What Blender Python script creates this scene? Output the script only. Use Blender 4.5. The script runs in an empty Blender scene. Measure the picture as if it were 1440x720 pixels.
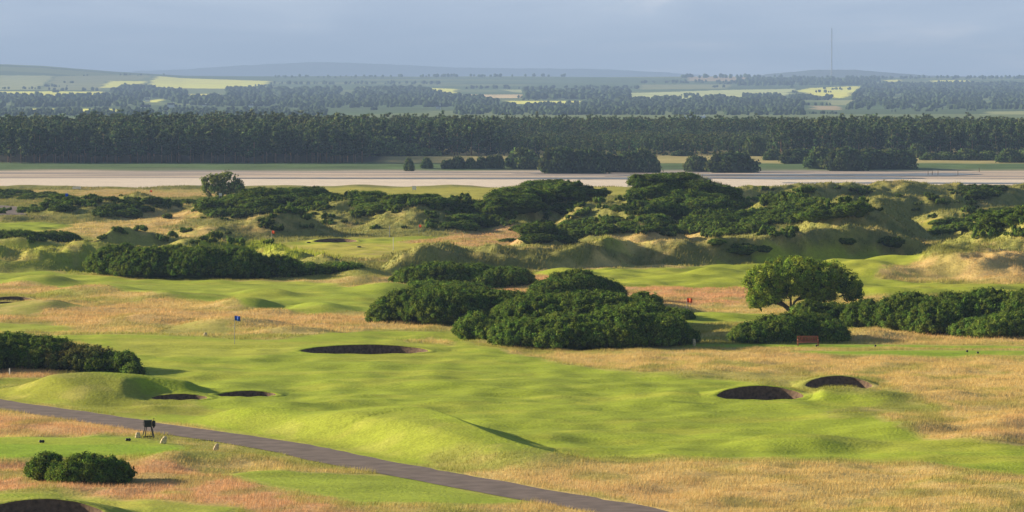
import bpy, math, random
import numpy as np
from mathutils import Vector, Matrix

# ------------------------------------------------------------------ basics
random.seed(11)
RNG = np.random.default_rng(11)
F, YH, EYE = 6000.0, 130.0, 20.0            # focal length in px of a 1440 px wide photo, horizon row, eye height
PIT = math.atan((360 - YH) / F)
CP, SP = math.cos(PIT), math.sin(PIT)
sc = bpy.context.scene
COL = sc.collection

def ray(px, py):
    px = np.asarray(px, float); py = np.asarray(py, float)
    a = px - 720; b = 360 - py
    dx = a; dy = F * CP + b * SP; dz = -F * SP + b * CP
    return dx / dy, dz / dy                  # x and z per metre of y
def plane(px, py, z=0.0):
    rx, rz = ray(px, py)
    y = (z - EYE) / rz
    return rx * y, y
def scale_at(y):
    return F / y                             # px (of 1440) per metre at depth y

# ------------------------------------------------------------------ noise
def _h(ix, iy, seed):
    n = (ix.astype(np.int64) * 374761393 + iy.astype(np.int64) * 668265263 + seed * 1442695041) & 0xFFFFFFFF
    n = ((n ^ (n >> 13)) * 1274126177) & 0xFFFFFFFF
    n = (n ^ (n >> 16)) & 0xFFFFFFFF
    return n.astype(np.float32) / np.float32(4294967295.0)
def noise(x, y, seed=0):
    x = np.asarray(x, np.float32); y = np.asarray(y, np.float32)
    ix = np.floor(x); iy = np.floor(y)
    fx = x - ix; fy = y - iy
    ux = fx * fx * fx * (fx * (fx * 6 - 15) + 10); uy = fy * fy * fy * (fy * (fy * 6 - 15) + 10)
    ix = ix.astype(np.int64); iy = iy.astype(np.int64)
    out = 0
    vals = []
    for ox, oy in ((0, 0), (1, 0), (0, 1), (1, 1)):
        a = _h(ix + ox, iy + oy, seed) * (2 * np.pi)
        vals.append(np.cos(a) * (fx - ox) + np.sin(a) * (fy - oy))
    return ((vals[0] * (1 - ux) + vals[1] * ux) * (1 - uy) + (vals[2] * (1 - ux) + vals[3] * ux) * uy) * 1.5
def fbm(x, y, o=4, seed=0, g=0.5):
    s = 0; a = 1.0; t = 0
    for k in range(o):
        s = s + a * noise(x * 2 ** k + 17.3 * k, y * 2 ** k - 9.1 * k, seed + k); t += a; a *= g
    return s / t
def sstep(a, b, v):
    t = np.clip((v - a) / (b - a), 0, 1)
    return t * t * (3 - 2 * t)

# ------------------------------------------------------------------ terrain features
BIG, SMALL = [], []
def M(px, pyb, top, wl, wr, dn, df, small=False, shear=0.0):
    x, y = plane(px, pyb); s = scale_at(y)
    h = EYE - (top - YH) * y / F
    (SMALL if small else BIG).append(('m', float(x), float(y), float(h), wl / s, wr / s, dn, df, shear))
RID = []
def R(pts, dn, df):
    P = []
    for px, pyb, top in pts:
        x, y = plane(px, pyb); P.append((float(x), float(y), max(0.0, float(EYE - (top - YH) * y / F))))
    RID.append((np.array(P), dn, df))

# far to near dunes
M(130, 306, 279, 120, 115, 22, 26); M(10, 300, 284, 60, 45, 14, 18); M(205, 300, 277, 60, 70, 16, 22)
M(290, 306, 287, 60, 60, 16, 20)
M(400, 312, 273, 190, 160, 30, 36); M(500, 318, 277, 110, 120, 26, 30); M(590, 322, 279, 110, 110, 30, 34)
M(655, 318, 281, 70, 80, 20, 26)
M(385, 332, 303, 90, 110, 9, 20); M(300, 334, 318, 90, 60, 14, 14)
M(790, 318, 258, 165, 70, 18, 30, shear=0.15); M(735, 322, 275, 90, 60, 22, 22)
M(890, 327, 277, 130, 80, 28, 26); M(935, 318, 248, 90, 110, 18, 30); M(985, 318, 262, 60, 85, 24, 24)
M(768, 350, 323, 62, 66, 10, 12); M(850, 342, 318, 60, 60, 12, 12); M(905, 342, 316, 50, 60, 12, 12)
M(1010, 336, 306, 90, 100, 20, 22)
M(1130, 330, 268, 130, 90, 20, 30); M(1200, 350, 277, 110, 100, 14, 30); M(1110, 345, 300, 110, 110, 20, 24)
M(1235, 335, 276, 70, 60, 22, 26)
M(1490, 372, 292, 190, 190, 30, 34); M(1400, 352, 312, 85, 120, 22, 26); M(1380, 385, 350, 110, 110, 22, 26)
M(1345, 320, 296, 70, 70, 14, 16)
R([(-120, 378, 350), (60, 378, 347), (150, 376, 346), (230, 374, 346), (300, 372, 341), (360, 372, 342), (420, 378, 354), (500, 384, 372), (545, 388, 388)], 12, 14)
R([(-120, 352, 338), (60, 352, 338), (112, 350, 344), (135, 348, 336), (175, 345, 324), (250, 345, 332), (300, 345, 337), (335, 348, 348)], 5, 12)
R([(525, 384, 382), (560, 382, 358), (625, 378, 345), (670, 377, 351), (740, 376, 350), (850, 372, 343), (900, 370, 341), (960, 370, 343), (1030, 368, 336), (1090, 366, 325), (1150, 364, 322), (1220, 361, 320), (1290, 358, 335), (1318, 358, 357)], 6.5, 18)
R([(960, 300, 296), (1010, 298, 268), (1070, 295, 263), (1160, 292, 262), (1290, 290, 257), (1345, 290, 259), (1365, 290, 272), (1400, 290, 270), (1420, 288, 263), (1560, 288, 262)], 12, 26)
R([(1190, 312, 300), (1240, 310, 279), (1330, 309, 277), (1365, 308, 290), (1385, 308, 300)], 6, 14)
# near and fairway humps
M(1190, 387, 357, 150, 160, 15, 18, True); M(1290, 382, 364, 110, 120, 12, 14, True); M(1012, 386, 371, 62, 50, 8, 9, True); M(800, 386, 372, 60, 60, 6, 7, True)
M(1255, 414, 401, 90, 170, 6, 6, True)
M(60, 398, 382, 80, 60, 8, 9, True); M(140, 412, 397, 90, 80, 8, 9, True); M(345, 432, 414, 80, 60, 7, 8, True); M(445, 436, 420, 60, 60, 7, 8, True)
M(240, 418, 405, 110, 90, 8, 8, True); M(380, 414, 404, 60, 60, 6, 6, True); M(60, 434, 418, 100, 70, 8, 8, True); M(200, 452, 438, 90, 90, 8, 8, True)
M(550, 408, 396, 90, 70, 7, 8, True); M(505, 396, 385, 60, 50, 6, 6, True); M(330, 460, 440, 90, 90, 7, 8, True); M(420, 470, 456, 80, 60, 6, 6, True)
M(820, 456, 438, 170, 160, 18, 20, True); M(690, 424, 406, 80, 60, 7, 8, True); M(930, 436, 424, 70, 60, 6, 6, True)
M(1010, 446, 437, 60, 60, 5, 6, True); M(1070, 472, 458, 110, 120, 8, 8, True); M(1220, 474, 459, 50, 60, 6, 6, True)
M(960, 528, 520, 70, 60, 4, 5, True); M(1180, 560, 545, 110, 130, 5, 6, True); M(1230, 592, 578, 110, 110, 5, 6, True)
M(1290, 606, 590, 110, 60, 4.5, 6, True); M(1160, 625, 608, 130, 90, 5, 6, True); M(1400, 620, 606, 110, 90, 5, 6, True); M(755, 618, 608, 90, 70, 4, 4.5, True)
M(1420, 596, 583, 80, 80, 5, 5, True); M(660, 540, 530, 120, 90, 5, 5, True); M(1330, 560, 548, 130, 110, 5, 5, True)
M(250, 648, 634, 60, 200, 5, 5, True); M(420, 592, 583, 60, 40, 3.5, 4, True)

FLATS = [(105, 630, 10.0, 5.0, 0.15), (505, 694, 9.0, 8.0, 0.1), (1180, 487.5, 15, 2.6, 0.12), (1310, 496, 13, 3.0, 0.1), (330, 478, 10, 8, 0.1)]

BUNK = [  # centre px, near edge py, half width px, top py, depth m, label
    (511, 498.5, 91, 485, 6.0, 'wide shallow bunker cut beside the green with the blue flag'),
    (1072, 563, 62, 543, 4.5, 'dark bunker in the open fairway, the nearer of the right pair'),
    (1183, 548, 48, 529, 4.0, 'dark bunker at the edge of the tan rough behind its neighbour'),
    (345, 558.5, 42, 550, 3.0, 'thin bunker at the far foot of the green mound'),
    (250, 563, 40, 554.5, 3.0, 'bunker half hidden in the shade of the green mound'),
    (45, 741, 100, 703, 5.0, 'large brown bunker cut off by the bottom left corner'),
    (10, 425, 32, 417, 5.0, 'small bunker at the left edge among hummocks, upper one'),
    (2, 431, 24, 424.5, 4.0, 'small bunker at the left edge among hummocks, lower one'),
    (470, 341.5, 31, 335, 8.0, 'distant bunker on the yellow green near a red flag'),
]
BK = []
for (px, py, hw, top, dep, lab) in BUNK:
    x, y0 = plane(px, py); x = float(x); y0 = float(y0)
    a = hw / scale_at(y0); yf = y0 + dep
    zl = EYE - (top - YH) * yf / F
    BK.append((x, y0, a, dep, float(zl), lab))

def smooth_poly(P, n=8):
    P = [np.array(p) for p in P]; out = []
    for i in range(len(P) - 1):
        p0 = P[max(i - 1, 0)]; p1 = P[i]; p2 = P[i + 1]; p3 = P[min(i + 2, len(P) - 1)]
        for k in range(n):
            t = k / n
            out.append(0.5 * ((2 * p1) + (-p0 + p2) * t + (2 * p0 - 5 * p1 + 4 * p2 - p3) * t * t + (-p0 + 3 * p1 - 3 * p2 + p3) * t ** 3))
    out.append(P[-1]); return np.array(out)
CREST = []
def crest(pts, wf, wb):
    P = []
    for px, pyb, top in pts:
        x, y = plane(px, pyb); P.append((float(x), float(y), max(0.0, float(EYE - (top - YH) * y / F))))
    CREST.append((smooth_poly(P, 5), wf, wb))
crest([(250, 592, 590), (335, 594, 572), (450, 600, 579), (550, 609, 571), (600, 613, 575), (628, 621, 582), (655, 630, 594), (690, 640, 609), (735, 648, 625), (785, 654, 638), (850, 658, 651)], 17, 4.3)
crest([(-160, 568, 548), (-40, 562, 537), (50, 556, 529), (125, 552, 524), (190, 552, 526), (250, 552, 534), (320, 552.5, 544), (420, 553, 553)], 12, 6)
def path_world(pts):
    return [tuple(float(v) for v in plane(a, b)) for a, b in pts]
PATHS = [(path_world([(-160, 545), (-60, 559), (0, 568.5), (100, 583), (210, 600), (330, 617), (420, 632), (480, 645.5), (560, 660.5), (640, 675), (760, 697), (850, 712), (930, 731), (1000, 752), (1050, 775)]), 1.85),
         (path_world([(-140, 290), (-60, 294), (0, 298), (10, 302), (8, 307), (18, 310)]), 2.6)]
PATHS = [(smooth_poly(p, 6), w) for p, w in PATHS]

def bump(x, y, f):
    _, cx, cy, h, wl, wr, dn, df, sh = f
    dy = y - cy
    dx = x - cx - sh * dy
    u = np.where(dx < 0, dx / wl, dx / wr); v = np.where(dy < 0, dy / dn, dy / df)
    r2 = u * u + v * v
    return h * np.clip(1 - r2 / 1.5, 0, None) ** 2.6

def hgt(x, y, pits=True, paths=True, lip=True):
    x = np.asarray(x, float); y = np.asarray(y, float)
    shp = np.broadcast(x, y).shape
    x = np.broadcast_to(x, shp).ravel(); y = np.broadcast_to(y, shp).ravel()
    z = np.zeros(x.shape)
    # big dunes, smooth union
    acc = np.zeros(x.shape)
    wx = x + 2.2 * noise(x / 13, y / 13, 5) * sstep(420, 480, y); wy = y + 4.0 * noise(x / 17, y / 17, 6) * sstep(420, 480, y)
    for f in BIG:
        m = (abs(wx - f[1]) < 1.3 * (f[4] + f[5]) + 10) & (abs(wy - f[2]) < 1.3 * (f[6] + f[7]) + 6)
        if m.any():
            acc[m] += bump(wx[m], wy[m], f) ** 3
    for P, dn, df in RID:
        m = (wx > P[:, 0].min()) & (wx < P[:, 0].max()) & (abs(wy - P[:, 1].mean()) < 60)
        if m.any():
            cy = np.interp(wx[m], P[:, 0], P[:, 1]); h = np.interp(wx[m], P[:, 0], P[:, 2])
            d = wy[m] - cy; v = np.where(d < 0, d / dn, d / df)
            acc[m] += (h * np.clip(1 - v * v, 0, None) ** 1.4) ** 3
    big = acc ** (1 / 3.0)
    z += big
    for f in SMALL:
        m = (abs(x - f[1]) < 1.3 * (f[4] + f[5]) + 4) & (abs(y - f[2]) < 1.3 * (f[6] + f[7]))
        if m.any():
            z[m] += 0.7 * bump(x[m], y[m], f)
    calm = np.zeros(x.shape)
    for P, wf, wb in CREST:
        m = (x > P[:, 0].min() - wf) & (x < P[:, 0].max() + wf) & (y > P[:, 1].min() - wf - 2) & (y < P[:, 1].max() + wf + 2)
        if not m.any(): continue
        xx, yv = x[m], y[m]; best = np.full(xx.shape, 1e9); hb = np.zeros(xx.shape); side = np.zeros(xx.shape)
        for i in range(len(P) - 1):
            ax, ay, ah = P[i]; bx_, by_, bh = P[i + 1]
            ux, uy = bx_ - ax, by_ - ay; L = ux * ux + uy * uy + 1e-9
            t = np.clip(((xx - ax) * ux + (yv - ay) * uy) / L, 0, 1)
            ex = xx - ax - t * ux; ey = yv - ay - t * uy; d = np.hypot(ex, ey)
            b_ = d < best
            best = np.where(b_, d, best); hb = np.where(b_, ah + (bh - ah) * t, hb); side = np.where(b_, np.sign(ux * ey - uy * ex), side)
        f_ = np.clip(1 - best / wf, 0, 1); front = f_ * f_ * (3 - 2 * f_) * 0.5 + 0.5 * f_
        back = np.clip(1 - best / (wb * np.clip(hb / 1.35, 0.3, 1)), 0, 1) ** 1.1
        calm[m] = np.maximum(calm[m], np.where(side < 0, front, back) * sstep(0.1, 0.5, hb))
        z[m] += hb * np.where(side < 0, front, back)
    # undulation of the links
    amp = 0.6 + 0.4 * noise(x / 60, y / 60, 31)
    und = 0.22 * noise(x / 7.5, y / 6.0, 21) + 0.26 * noise(x / 4.2, y / 7.5, 22) + 0.10 * noise(x / 2.3, y / 3.5, 24) + 0.09 * noise(x / 3.4, y / 1.9, 25) + 0.03 * noise(x / 1.9, y / 1.9, 23)
    z += und * amp * (1 - sstep(820, 900, y)) * (1 - 0.85 * sstep(0, 0.5, calm))
    dm = sstep(0.4, 2.2, big)
    z += dm * (0.62 * noise(x / 6.5, y / 8.0, 41) + 0.5 * noise(x / 3.2, y / 3.5, 42) + 0.18 * noise(x / 1.1, y / 1.4, 43))
    hm = sstep(330, 400, y) * (1 - sstep(760, 860, y))
    z += hm * 0.16 * noise(x / 5.0, y / 5.0, 44)
    # flats
    for px, py, hx, hy, zz in FLATS:
        cx, cy = plane(px, py)
        d = np.maximum(abs(x - cx) - hx, abs(y - cy) - hy)
        w = 1 - sstep(0, 2.5, d)
        z = z * (1 - w) + w * zz
    # shore: plain drops to the sands, marsh, forest floor
    edge = 893 + 14 * noise(x / 40, x * 0 + 3.3, 51)
    dune = 0.9 * np.exp(-((y - edge + 10) / 9) ** 2) * (0.6 + 0.5 * noise(x / 9, y / 9, 52))
    land = 1 - sstep(edge - 4, edge + 22, y)
    z = z * land + (-3.4) * (1 - land) + dune
    sand = sstep(905, 950, y) * (1 - sstep(1260, 1290, y))
    z += sand * 0.03 * noise(x / 60, y / 12, 53)
    far = sstep(1272, 1300, y)
    z = z + far * 1.35 + sstep(1320, 1420, y) * 0.9 + far * 0.12 * noise(x / 11, y / 14, 54)
    # bunker lips and pits
    for (bx, by, a, dep, zl, lab) in BK:
        m = (abs(x - bx) < a * 2.2) & (y > by - 4) & (y < by + dep + 12)
        if not m.any(): continue
        xx = x[m]; yy = y[m]; zz = z[m]
        u = (xx - bx) / a; v = (yy - by) / dep
        soft = 'mound' in lab
        w = (1 - sstep(1.0, 2.2 if soft else 1.45, abs(u))) * sstep(-1.1 if soft else -0.5, 0.0, v) * (1 - sstep(1.3, 2.1, v))
        zz = zz * (1 - w)
        if lip:
            prof = sstep(0.0, 1.0, v) * (1 - sstep(1.02, 1.02 + 5.0 / dep, v)) * np.clip(1 - (u / 1.35) ** 2, 0, None)
            zz = zz + zl * prof
        if pits:
            r = u * u + (2 * v - 1) ** 2
            zz = np.where(r < 1.06, zz - 2.6, zz)
        z[m] = zz
    if paths:
        for P, hw in PATHS:
            m = (x > P[:, 0].min() - 8) & (x < P[:, 0].max() + 8) & (y > P[:, 1].min() - 8) & (y < P[:, 1].max() + 8)
            if not m.any(): continue
            d = pdist(x[m], y[m], P)
            w = 1 - sstep(hw + 0.6, hw + 5, d)
            z[m] = z[m] * (1 - w) + w * (0.0 if hw < 2.5 else 0.9)
            z[m] -= 0.05 * (1 - sstep(hw - 0.35, hw + 0.25, d))
    return z.reshape(shp)

def pdist(x, y, P):
    d = np.full(x.shape, 1e9)
    for i in range(len(P) - 1):
        ax, ay = P[i]; bx, by = P[i + 1]
        ux, uy = bx - ax, by - ay; L = ux * ux + uy * uy + 1e-9
        t = np.clip(((x - ax) * ux + (y - ay) * uy) / L, 0, 1)
        d = np.minimum(d, np.hypot(x - ax - t * ux, y - ay - t * uy))
    return d

YS = np.concatenate([np.arange(150, 460, 0.6), np.arange(460, 905, 0.9)])
def hit(px, py, pits=False):
    """world points where the rays of photo positions meet the ground"""
    px = np.atleast_1d(np.asarray(px, float)); py = np.atleast_1d(np.asarray(py, float))
    rx, rz = ray(px, py)
    X = rx[:, None] * YS[None]; Z = EYE + rz[:, None] * YS[None]
    H = hgt(X, np.broadcast_to(YS[None], X.shape), pits=pits)
    below = Z < H
    i = np.where(below.any(1), below.argmax(1), len(YS) - 1)
    y = YS[i]; x = rx * y
    return x, y, hgt(x, y, pits=pits)

# ------------------------------------------------------------------ mesh helpers
def mesh_obj(name, V, faces=None, mat=None, parent=None, col=None, smooth=True, tris=None, quads=None, matidx=None, mats=None):
    me = bpy.data.meshes.new(name)
    V = np.asarray(V, np.float32)
    parts = []
    if quads is not None and len(quads): parts.append(np.asarray(quads, np.int32))
    if tris is not None and len(tris): parts.append(np.asarray(tris, np.int32))
    if faces is not None:
        me.from_pydata(V.tolist(), [], faces)
    else:
        loops = np.concatenate([p.ravel() for p in parts])
        sizes = np.concatenate([np.full(len(p), p.shape[1], np.int32) for p in parts])
        starts = np.concatenate([[0], np.cumsum(sizes)[:-1]]).astype(np.int32)
        me.vertices.add(len(V)); me.vertices.foreach_set('co', V.ravel())
        me.loops.add(len(loops)); me.loops.foreach_set('vertex_index', loops)
        me.polygons.add(len(sizes)); me.polygons.foreach_set('loop_start', starts)
        me.update(calc_edges=True)
    if smooth:
        me.polygons.foreach_set('use_smooth', np.ones(len(me.polygons), bool))
    if matidx is not None:
        me.polygons.foreach_set('material_index', np.asarray(matidx, np.int32))
    if col is not None:
        at = me.color_attributes.new('albedo', 'FLOAT_COLOR', 'POINT')
        c = np.ones((len(V), 4), np.float32); c[:, :col.shape[1]] = col
        at.data.foreach_set('color', c.ravel())
    if mats:
        for m in mats: me.materials.append(m)
    elif mat: me.materials.append(mat)
    me.validate(verbose=False) if faces is not None else None
    o = bpy.data.objects.new(name, me); COL.objects.link(o)
    if parent: o.parent = parent
    return o
def tag(o, label=None, cat=None, group=None, kind=None):
    if label: o['label'] = label
    if cat: o['category'] = cat
    if group: o['group'] = group
    if kind: o['kind'] = kind
    return o
def empty(name, loc, label=None, cat=None, group=None, rz=0):
    o = bpy.data.objects.new(name, None); COL.objects.link(o)
    o.location = loc; o.rotation_euler = (0, 0, rz); o.empty_display_size = 0.1
    return tag(o, label, cat, group)
def copy_tree(o, loc=None, rz=None, s=None, label=None, group=None, cat=None):
    c = o.copy(); COL.objects.link(c)
    for ch in list(o.children):
        d = ch.copy(); COL.objects.link(d); d.parent = c
        for g in list(ch.children):
            e = g.copy(); COL.objects.link(e); e.parent = d
    if loc is not None: c.location = loc
    if rz is not None: c.rotation_euler = (0, 0, rz)
    if s is not None: c.scale = s if hasattr(s, '__len__') else (s, s, s)
    tag(c, label, cat, group)
    return c

def box(c, s, rot=None):
    cx, cy, cz = c; a, b, d = s[0] / 2, s[1] / 2, s[2] / 2
    V = [(x, y, z) for x in (-a, a) for y in (-b, b) for z in (-d, d)]
    if rot is not None:
        V = [tuple(rot @ Vector(v)) for v in V]
    V = [(v[0] + cx, v[1] + cy, v[2] + cz) for v in V]
    return V, [(0, 1, 3, 2), (4, 6, 7, 5), (0, 4, 5, 1), (2, 3, 7, 6), (0, 2, 6, 4), (1, 5, 7, 3)]
def tube(P, Rr, n=8):
    V, Fc = [], []
    P = [Vector(p) for p in P]
    for i, p in enumerate(P):
        t = (P[min(i + 1, len(P) - 1)] - P[max(i - 1, 0)]).normalized()
        a = t.orthogonal().normalized() if abs(t.z) > 0.99 else t.cross(Vector((0, 0, 1))).normalized()
        b = t.cross(a).normalized()
        r = Rr[i] if hasattr(Rr, '__len__') else Rr
        for k in range(n):
            q = 2 * math.pi * k / n
            V.append(tuple(p + a * math.cos(q) * r + b * math.sin(q) * r))
    for i in range(len(P) - 1):
        for k in range(n):
            Fc.append((i * n + k, i * n + (k + 1) % n, (i + 1) * n + (k + 1) % n, (i + 1) * n + k))
    Fc.append(tuple(range(n))[::-1]); Fc.append(tuple((len(P) - 1) * n + k for k in range(n)))
    return V, Fc
def join(parts):
    V, Fc = [], []
    for v, f in parts:
        o = len(V); V += list(v); Fc += [tuple(i + o for i in q) for q in f]
    return V, Fc
def part(name, parts, mat, parent=None, smooth=False):
    V, Fc = join(parts if isinstance(parts, list) else [parts])
    return mesh_obj(name, V, faces=Fc, mat=mat, parent=parent, smooth=smooth)

# ------------------------------------------------------------------ materials
def new_mat(name):
    m = bpy.data.materials.new(name); m.use_nodes = True
    nt = m.node_tree; b = nt.nodes['Principled BSDF']
    return m, nt, b
def simple(name, col, rough=0.7, metal=0.0, nscale=6.0, nstr=0.35, bumpd=0.0, spec=0.3):
    m, nt, b = new_mat(name)
    tc = nt.nodes.new('ShaderNodeTexCoord')
    n = nt.nodes.new('ShaderNodeTexNoise'); n.inputs['Scale'].default_value = nscale; n.inputs['Detail'].default_value = 6
    nt.links.new(tc.outputs['Object'], n.inputs['Vector'])
    mp = nt.nodes.new('ShaderNodeMapRange'); mp.inputs['From Min'].default_value = 0.3; mp.inputs['From Max'].default_value = 0.7
    mp.inputs['To Min'].default_value = 1 - nstr; mp.inputs['To Max'].default_value = 1 + nstr
    nt.links.new(n.outputs['Fac'], mp.inputs['Value'])
    mx = nt.nodes.new('ShaderNodeVectorMath'); mx.operation = 'SCALE'; mx.inputs[0].default_value = col
    nt.links.new(mp.outputs[0], mx.inputs['Scale']); nt.links.new(mx.outputs[0], b.inputs['Base Color'])
    b.inputs['Roughness'].default_value = rough; b.inputs['Metallic'].default_value = metal
    b.inputs['Specular IOR Level'].default_value = spec
    if bumpd:
        bp = nt.nodes.new('ShaderNodeBump'); bp.inputs['Strength'].default_value = 0.6; bp.inputs['Distance'].default_value = bumpd
        nt.links.new(n.outputs['Fac'], bp.inputs['Height']); nt.links.new(bp.outputs[0], b.inputs['Normal'])
    return m
def attr_mat(name, rough=0.85, noises=((3.0, 0.3),), bumpd=0.0, bscale=8.0, trans=0.0, spec=0.1):
    """colour from the albedo attribute varied by fine noise; optional translucency for leaves and blades"""
    m, nt, b = new_mat(name)
    at = nt.nodes.new('ShaderNodeAttribute'); at.attribute_name = 'albedo'
    geo = nt.nodes.new('ShaderNodeNewGeometry')
    last = at.outputs['Color']
    for sc_, st in noises:
        n = nt.nodes.new('ShaderNodeTexNoise'); n.inputs['Scale'].default_value = sc_; n.inputs['Detail'].default_value = 5
        n.inputs['Roughness'].default_value = 0.65
        nt.links.new(geo.outputs['Position'], n.inputs['Vector'])
        mp = nt.nodes.new('ShaderNodeMapRange'); mp.inputs['From Min'].default_value = 0.3; mp.inputs['From Max'].default_value = 0.7
        mp.inputs['To Min'].default_value = 1 - st; mp.inputs['To Max'].default_value = 1 + st
        nt.links.new(n.outputs['Fac'], mp.inputs['Value'])
        mx = nt.nodes.new('ShaderNodeVectorMath'); mx.operation = 'SCALE'
        nt.links.new(last, mx.inputs[0]); nt.links.new(mp.outputs[0], mx.inputs['Scale']); last = mx.outputs[0]
    nt.links.new(last, b.inputs['Base Color'])
    b.inputs['Roughness'].default_value = rough; b.inputs['Specular IOR Level'].default_value = spec
    if bumpd:
        n = nt.nodes.new('ShaderNodeTexNoise'); n.inputs['Scale'].default_value = bscale; n.inputs['Detail'].default_value = 4
        nt.links.new(geo.outputs['Position'], n.inputs['Vector'])
        bp = nt.nodes.new('ShaderNodeBump'); bp.inputs['Strength'].default_value = 1.0; bp.inputs['Distance'].default_value = bumpd
        nt.links.new(n.outputs['Fac'], bp.inputs['Height']); nt.links.new(bp.outputs[0], b.inputs['Normal'])
    if trans:
        t = nt.nodes.new('ShaderNodeBsdfTranslucent'); nt.links.new(last, t.inputs['Color'])
        ms = nt.nodes.new('ShaderNodeMixShader'); ms.inputs[0].default_value = trans
        out = nt.nodes['Material Output']
        nt.links.new(b.outputs[0], ms.inputs[1]); nt.links.new(t.outputs[0], ms.inputs[2]); nt.links.new(ms.outputs[0], out.inputs['Surface'])
    return m
MAT_GROUND = attr_mat('turf', 0.9, ((0.25, 0.08), (1.1, 0.13), (5.0, 0.2)), bumpd=0.05, bscale=5.0)
MAT_BLADE = attr_mat('grass_blades', 0.8, ((0.5, 0.15),), trans=0.3)
MAT_LEAF = attr_mat('gorse_leaves', 0.9, ((1.2, 0.22),), trans=0.25, spec=0.02)
MAT_PINE = attr_mat('pine_needles', 0.95, ((0.35, 0.2),), trans=0.1)
MAT_HILL = attr_mat('hill_fields', 0.95, ((0.01, 0.10), (0.05, 0.08)))
MAT_BARK = simple('bark', (0.12, 0.085, 0.06), 0.9, nscale=8, bumpd=0.02)
MAT_PINEBARK = simple('pine_bark', (0.30, 0.19, 0.13), 0.9, nscale=3)
MAT_ASPHALT = simple('asphalt', (0.15, 0.115, 0.105), 0.9, nscale=0.9, nstr=0.3, bumpd=0.01)
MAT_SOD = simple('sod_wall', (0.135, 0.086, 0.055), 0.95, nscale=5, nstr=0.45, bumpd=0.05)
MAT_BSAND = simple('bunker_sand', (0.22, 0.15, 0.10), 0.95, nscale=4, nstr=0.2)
MAT_WOOD = simple('bench_wood', (0.36, 0.12, 0.06), 0.6, nscale=12)
MAT_BLACK = simple('black_plastic', (0.012, 0.014, 0.016), 0.45)
MAT_STONE = simple('stone', (0.60, 0.48, 0.32), 0.9, nscale=9, bumpd=0.03)
MAT_WHITE = simple('white_paint', (0.75, 0.75, 0.72), 0.5, nstr=0.08)
MAT_BLUE = simple('blue_cloth', (0.02, 0.12, 0.62), 0.7, nstr=0.15)
MAT_RED = simple('red_cloth', (0.9, 0.17, 0.03), 0.7, nstr=0.15)
for m_ in (MAT_BLUE, MAT_RED):
    n_ = m_.node_tree; b_ = n_.nodes['Principled BSDF']; t_ = n_.nodes.new('ShaderNodeBsdfTranslucent'); x_ = n_.nodes.new('ShaderNodeMixShader'); x_.inputs[0].default_value = 0.45
    n_.links.new(b_.inputs['Base Color'].links[0].from_socket, t_.inputs['Color']); n_.links.new(b_.outputs[0], x_.inputs[1]); n_.links.new(t_.outputs[0], x_.inputs[2]); n_.links.new(x_.outputs[0], n_.nodes['Material Output'].inputs['Surface'])
MAT_STEEL = simple('grey_metal', (0.22, 0.23, 0.24), 0.5, 0.3, nstr=0.15)
MAT_SLATE = simple('slate', (0.10, 0.10, 0.12), 0.7)
MAT_ROOFRED = simple('roof_tiles', (0.22, 0.09, 0.06), 0.8)

# ------------------------------------------------------------------ camera, light, world
cam = bpy.data.cameras.new('camera'); co = bpy.data.objects.new('camera', cam); COL.objects.link(co)
co.location = (0, 0, EYE); co.rotation_euler = (math.pi / 2 - PIT, 0, 0)
cam.sensor_width = 36; cam.lens = 36 * F / 1440; cam.clip_start = 1; cam.clip_end = 60000
sc.camera = co
SUN_AZ, SUN_EL = math.radians(-70), math.radians(15.5)      # azimuth from +y, negative to the left
sd = Vector((math.sin(SUN_AZ) * math.cos(SUN_EL), math.cos(SUN_AZ) * math.cos(SUN_EL), math.sin(SUN_EL)))
sl = bpy.data.lights.new('sun', 'SUN'); sl.energy = 5.0; sl.angle = math.radians(0.6); sl.color = (1.0, 0.85, 0.60)
so = bpy.data.objects.new('sun', sl); COL.objects.link(so); so.rotation_euler = (-sd).to_track_quat('-Z', 'Y').to_euler(); so.location = (0, 0, 200)
w = bpy.data.worlds.new('World'); sc.world = w; w.use_nodes = True
nt = w.node_tree; bg = nt.nodes['Background']; bg.inputs['Strength'].default_value = 0.05
sky = nt.nodes.new('ShaderNodeTexSky'); sky.sky_type = 'NISHITA'; sky.sun_disc = False
sky.sun_elevation = SUN_EL; sky.sun_rotation = SUN_AZ
tc = nt.nodes.new('ShaderNodeTexCoord')
# a bank of far rain cloud low above the horizon
sep = nt.nodes.new('ShaderNodeSeparateXYZ'); nt.links.new(tc.outputs['Generated'], sep.inputs[0])
mp = nt.nodes.new('ShaderNodeMapping'); mp.inputs['Scale'].default_value = (9, 9, 60); nt.links.new(tc.outputs['Generated'], mp.inputs['Vector'])
n1 = nt.nodes.new('ShaderNodeTexNoise'); n1.inputs['Scale'].default_value = 1.6; n1.inputs['Detail'].default_value = 7; n1.inputs['Roughness'].default_value = 0.55
n1.inputs['Distortion'].default_value = 0.6
nt.links.new(mp.outputs[0], n1.inputs['Vector'])
cr = nt.nodes.new('ShaderNodeValToRGB')
cr.color_ramp.elements[0].position = 0.36; cr.color_ramp.elements[0].color = (5.2, 6.2, 7.9, 1)
cr.color_ramp.elements[1].position = 0.72; cr.color_ramp.elements[1].color = (12.0, 11.6, 11.6, 1)
e = cr.color_ramp.elements.new(0.54); e.color = (6.9, 7.8, 9.2, 1)
nt.links.new(n1.outputs['Fac'], cr.inputs[0])
mr = nt.nodes.new('ShaderNodeMapRange'); mr.inputs['From Min'].default_value = 0.02; mr.inputs['From Max'].default_value = 0.10
mr.inputs['To Min'].default_value = 0.92; mr.inputs['To Max'].default_value = 0.0
nt.links.new(sep.outputs['Z'], mr.inputs['Value'])
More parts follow.
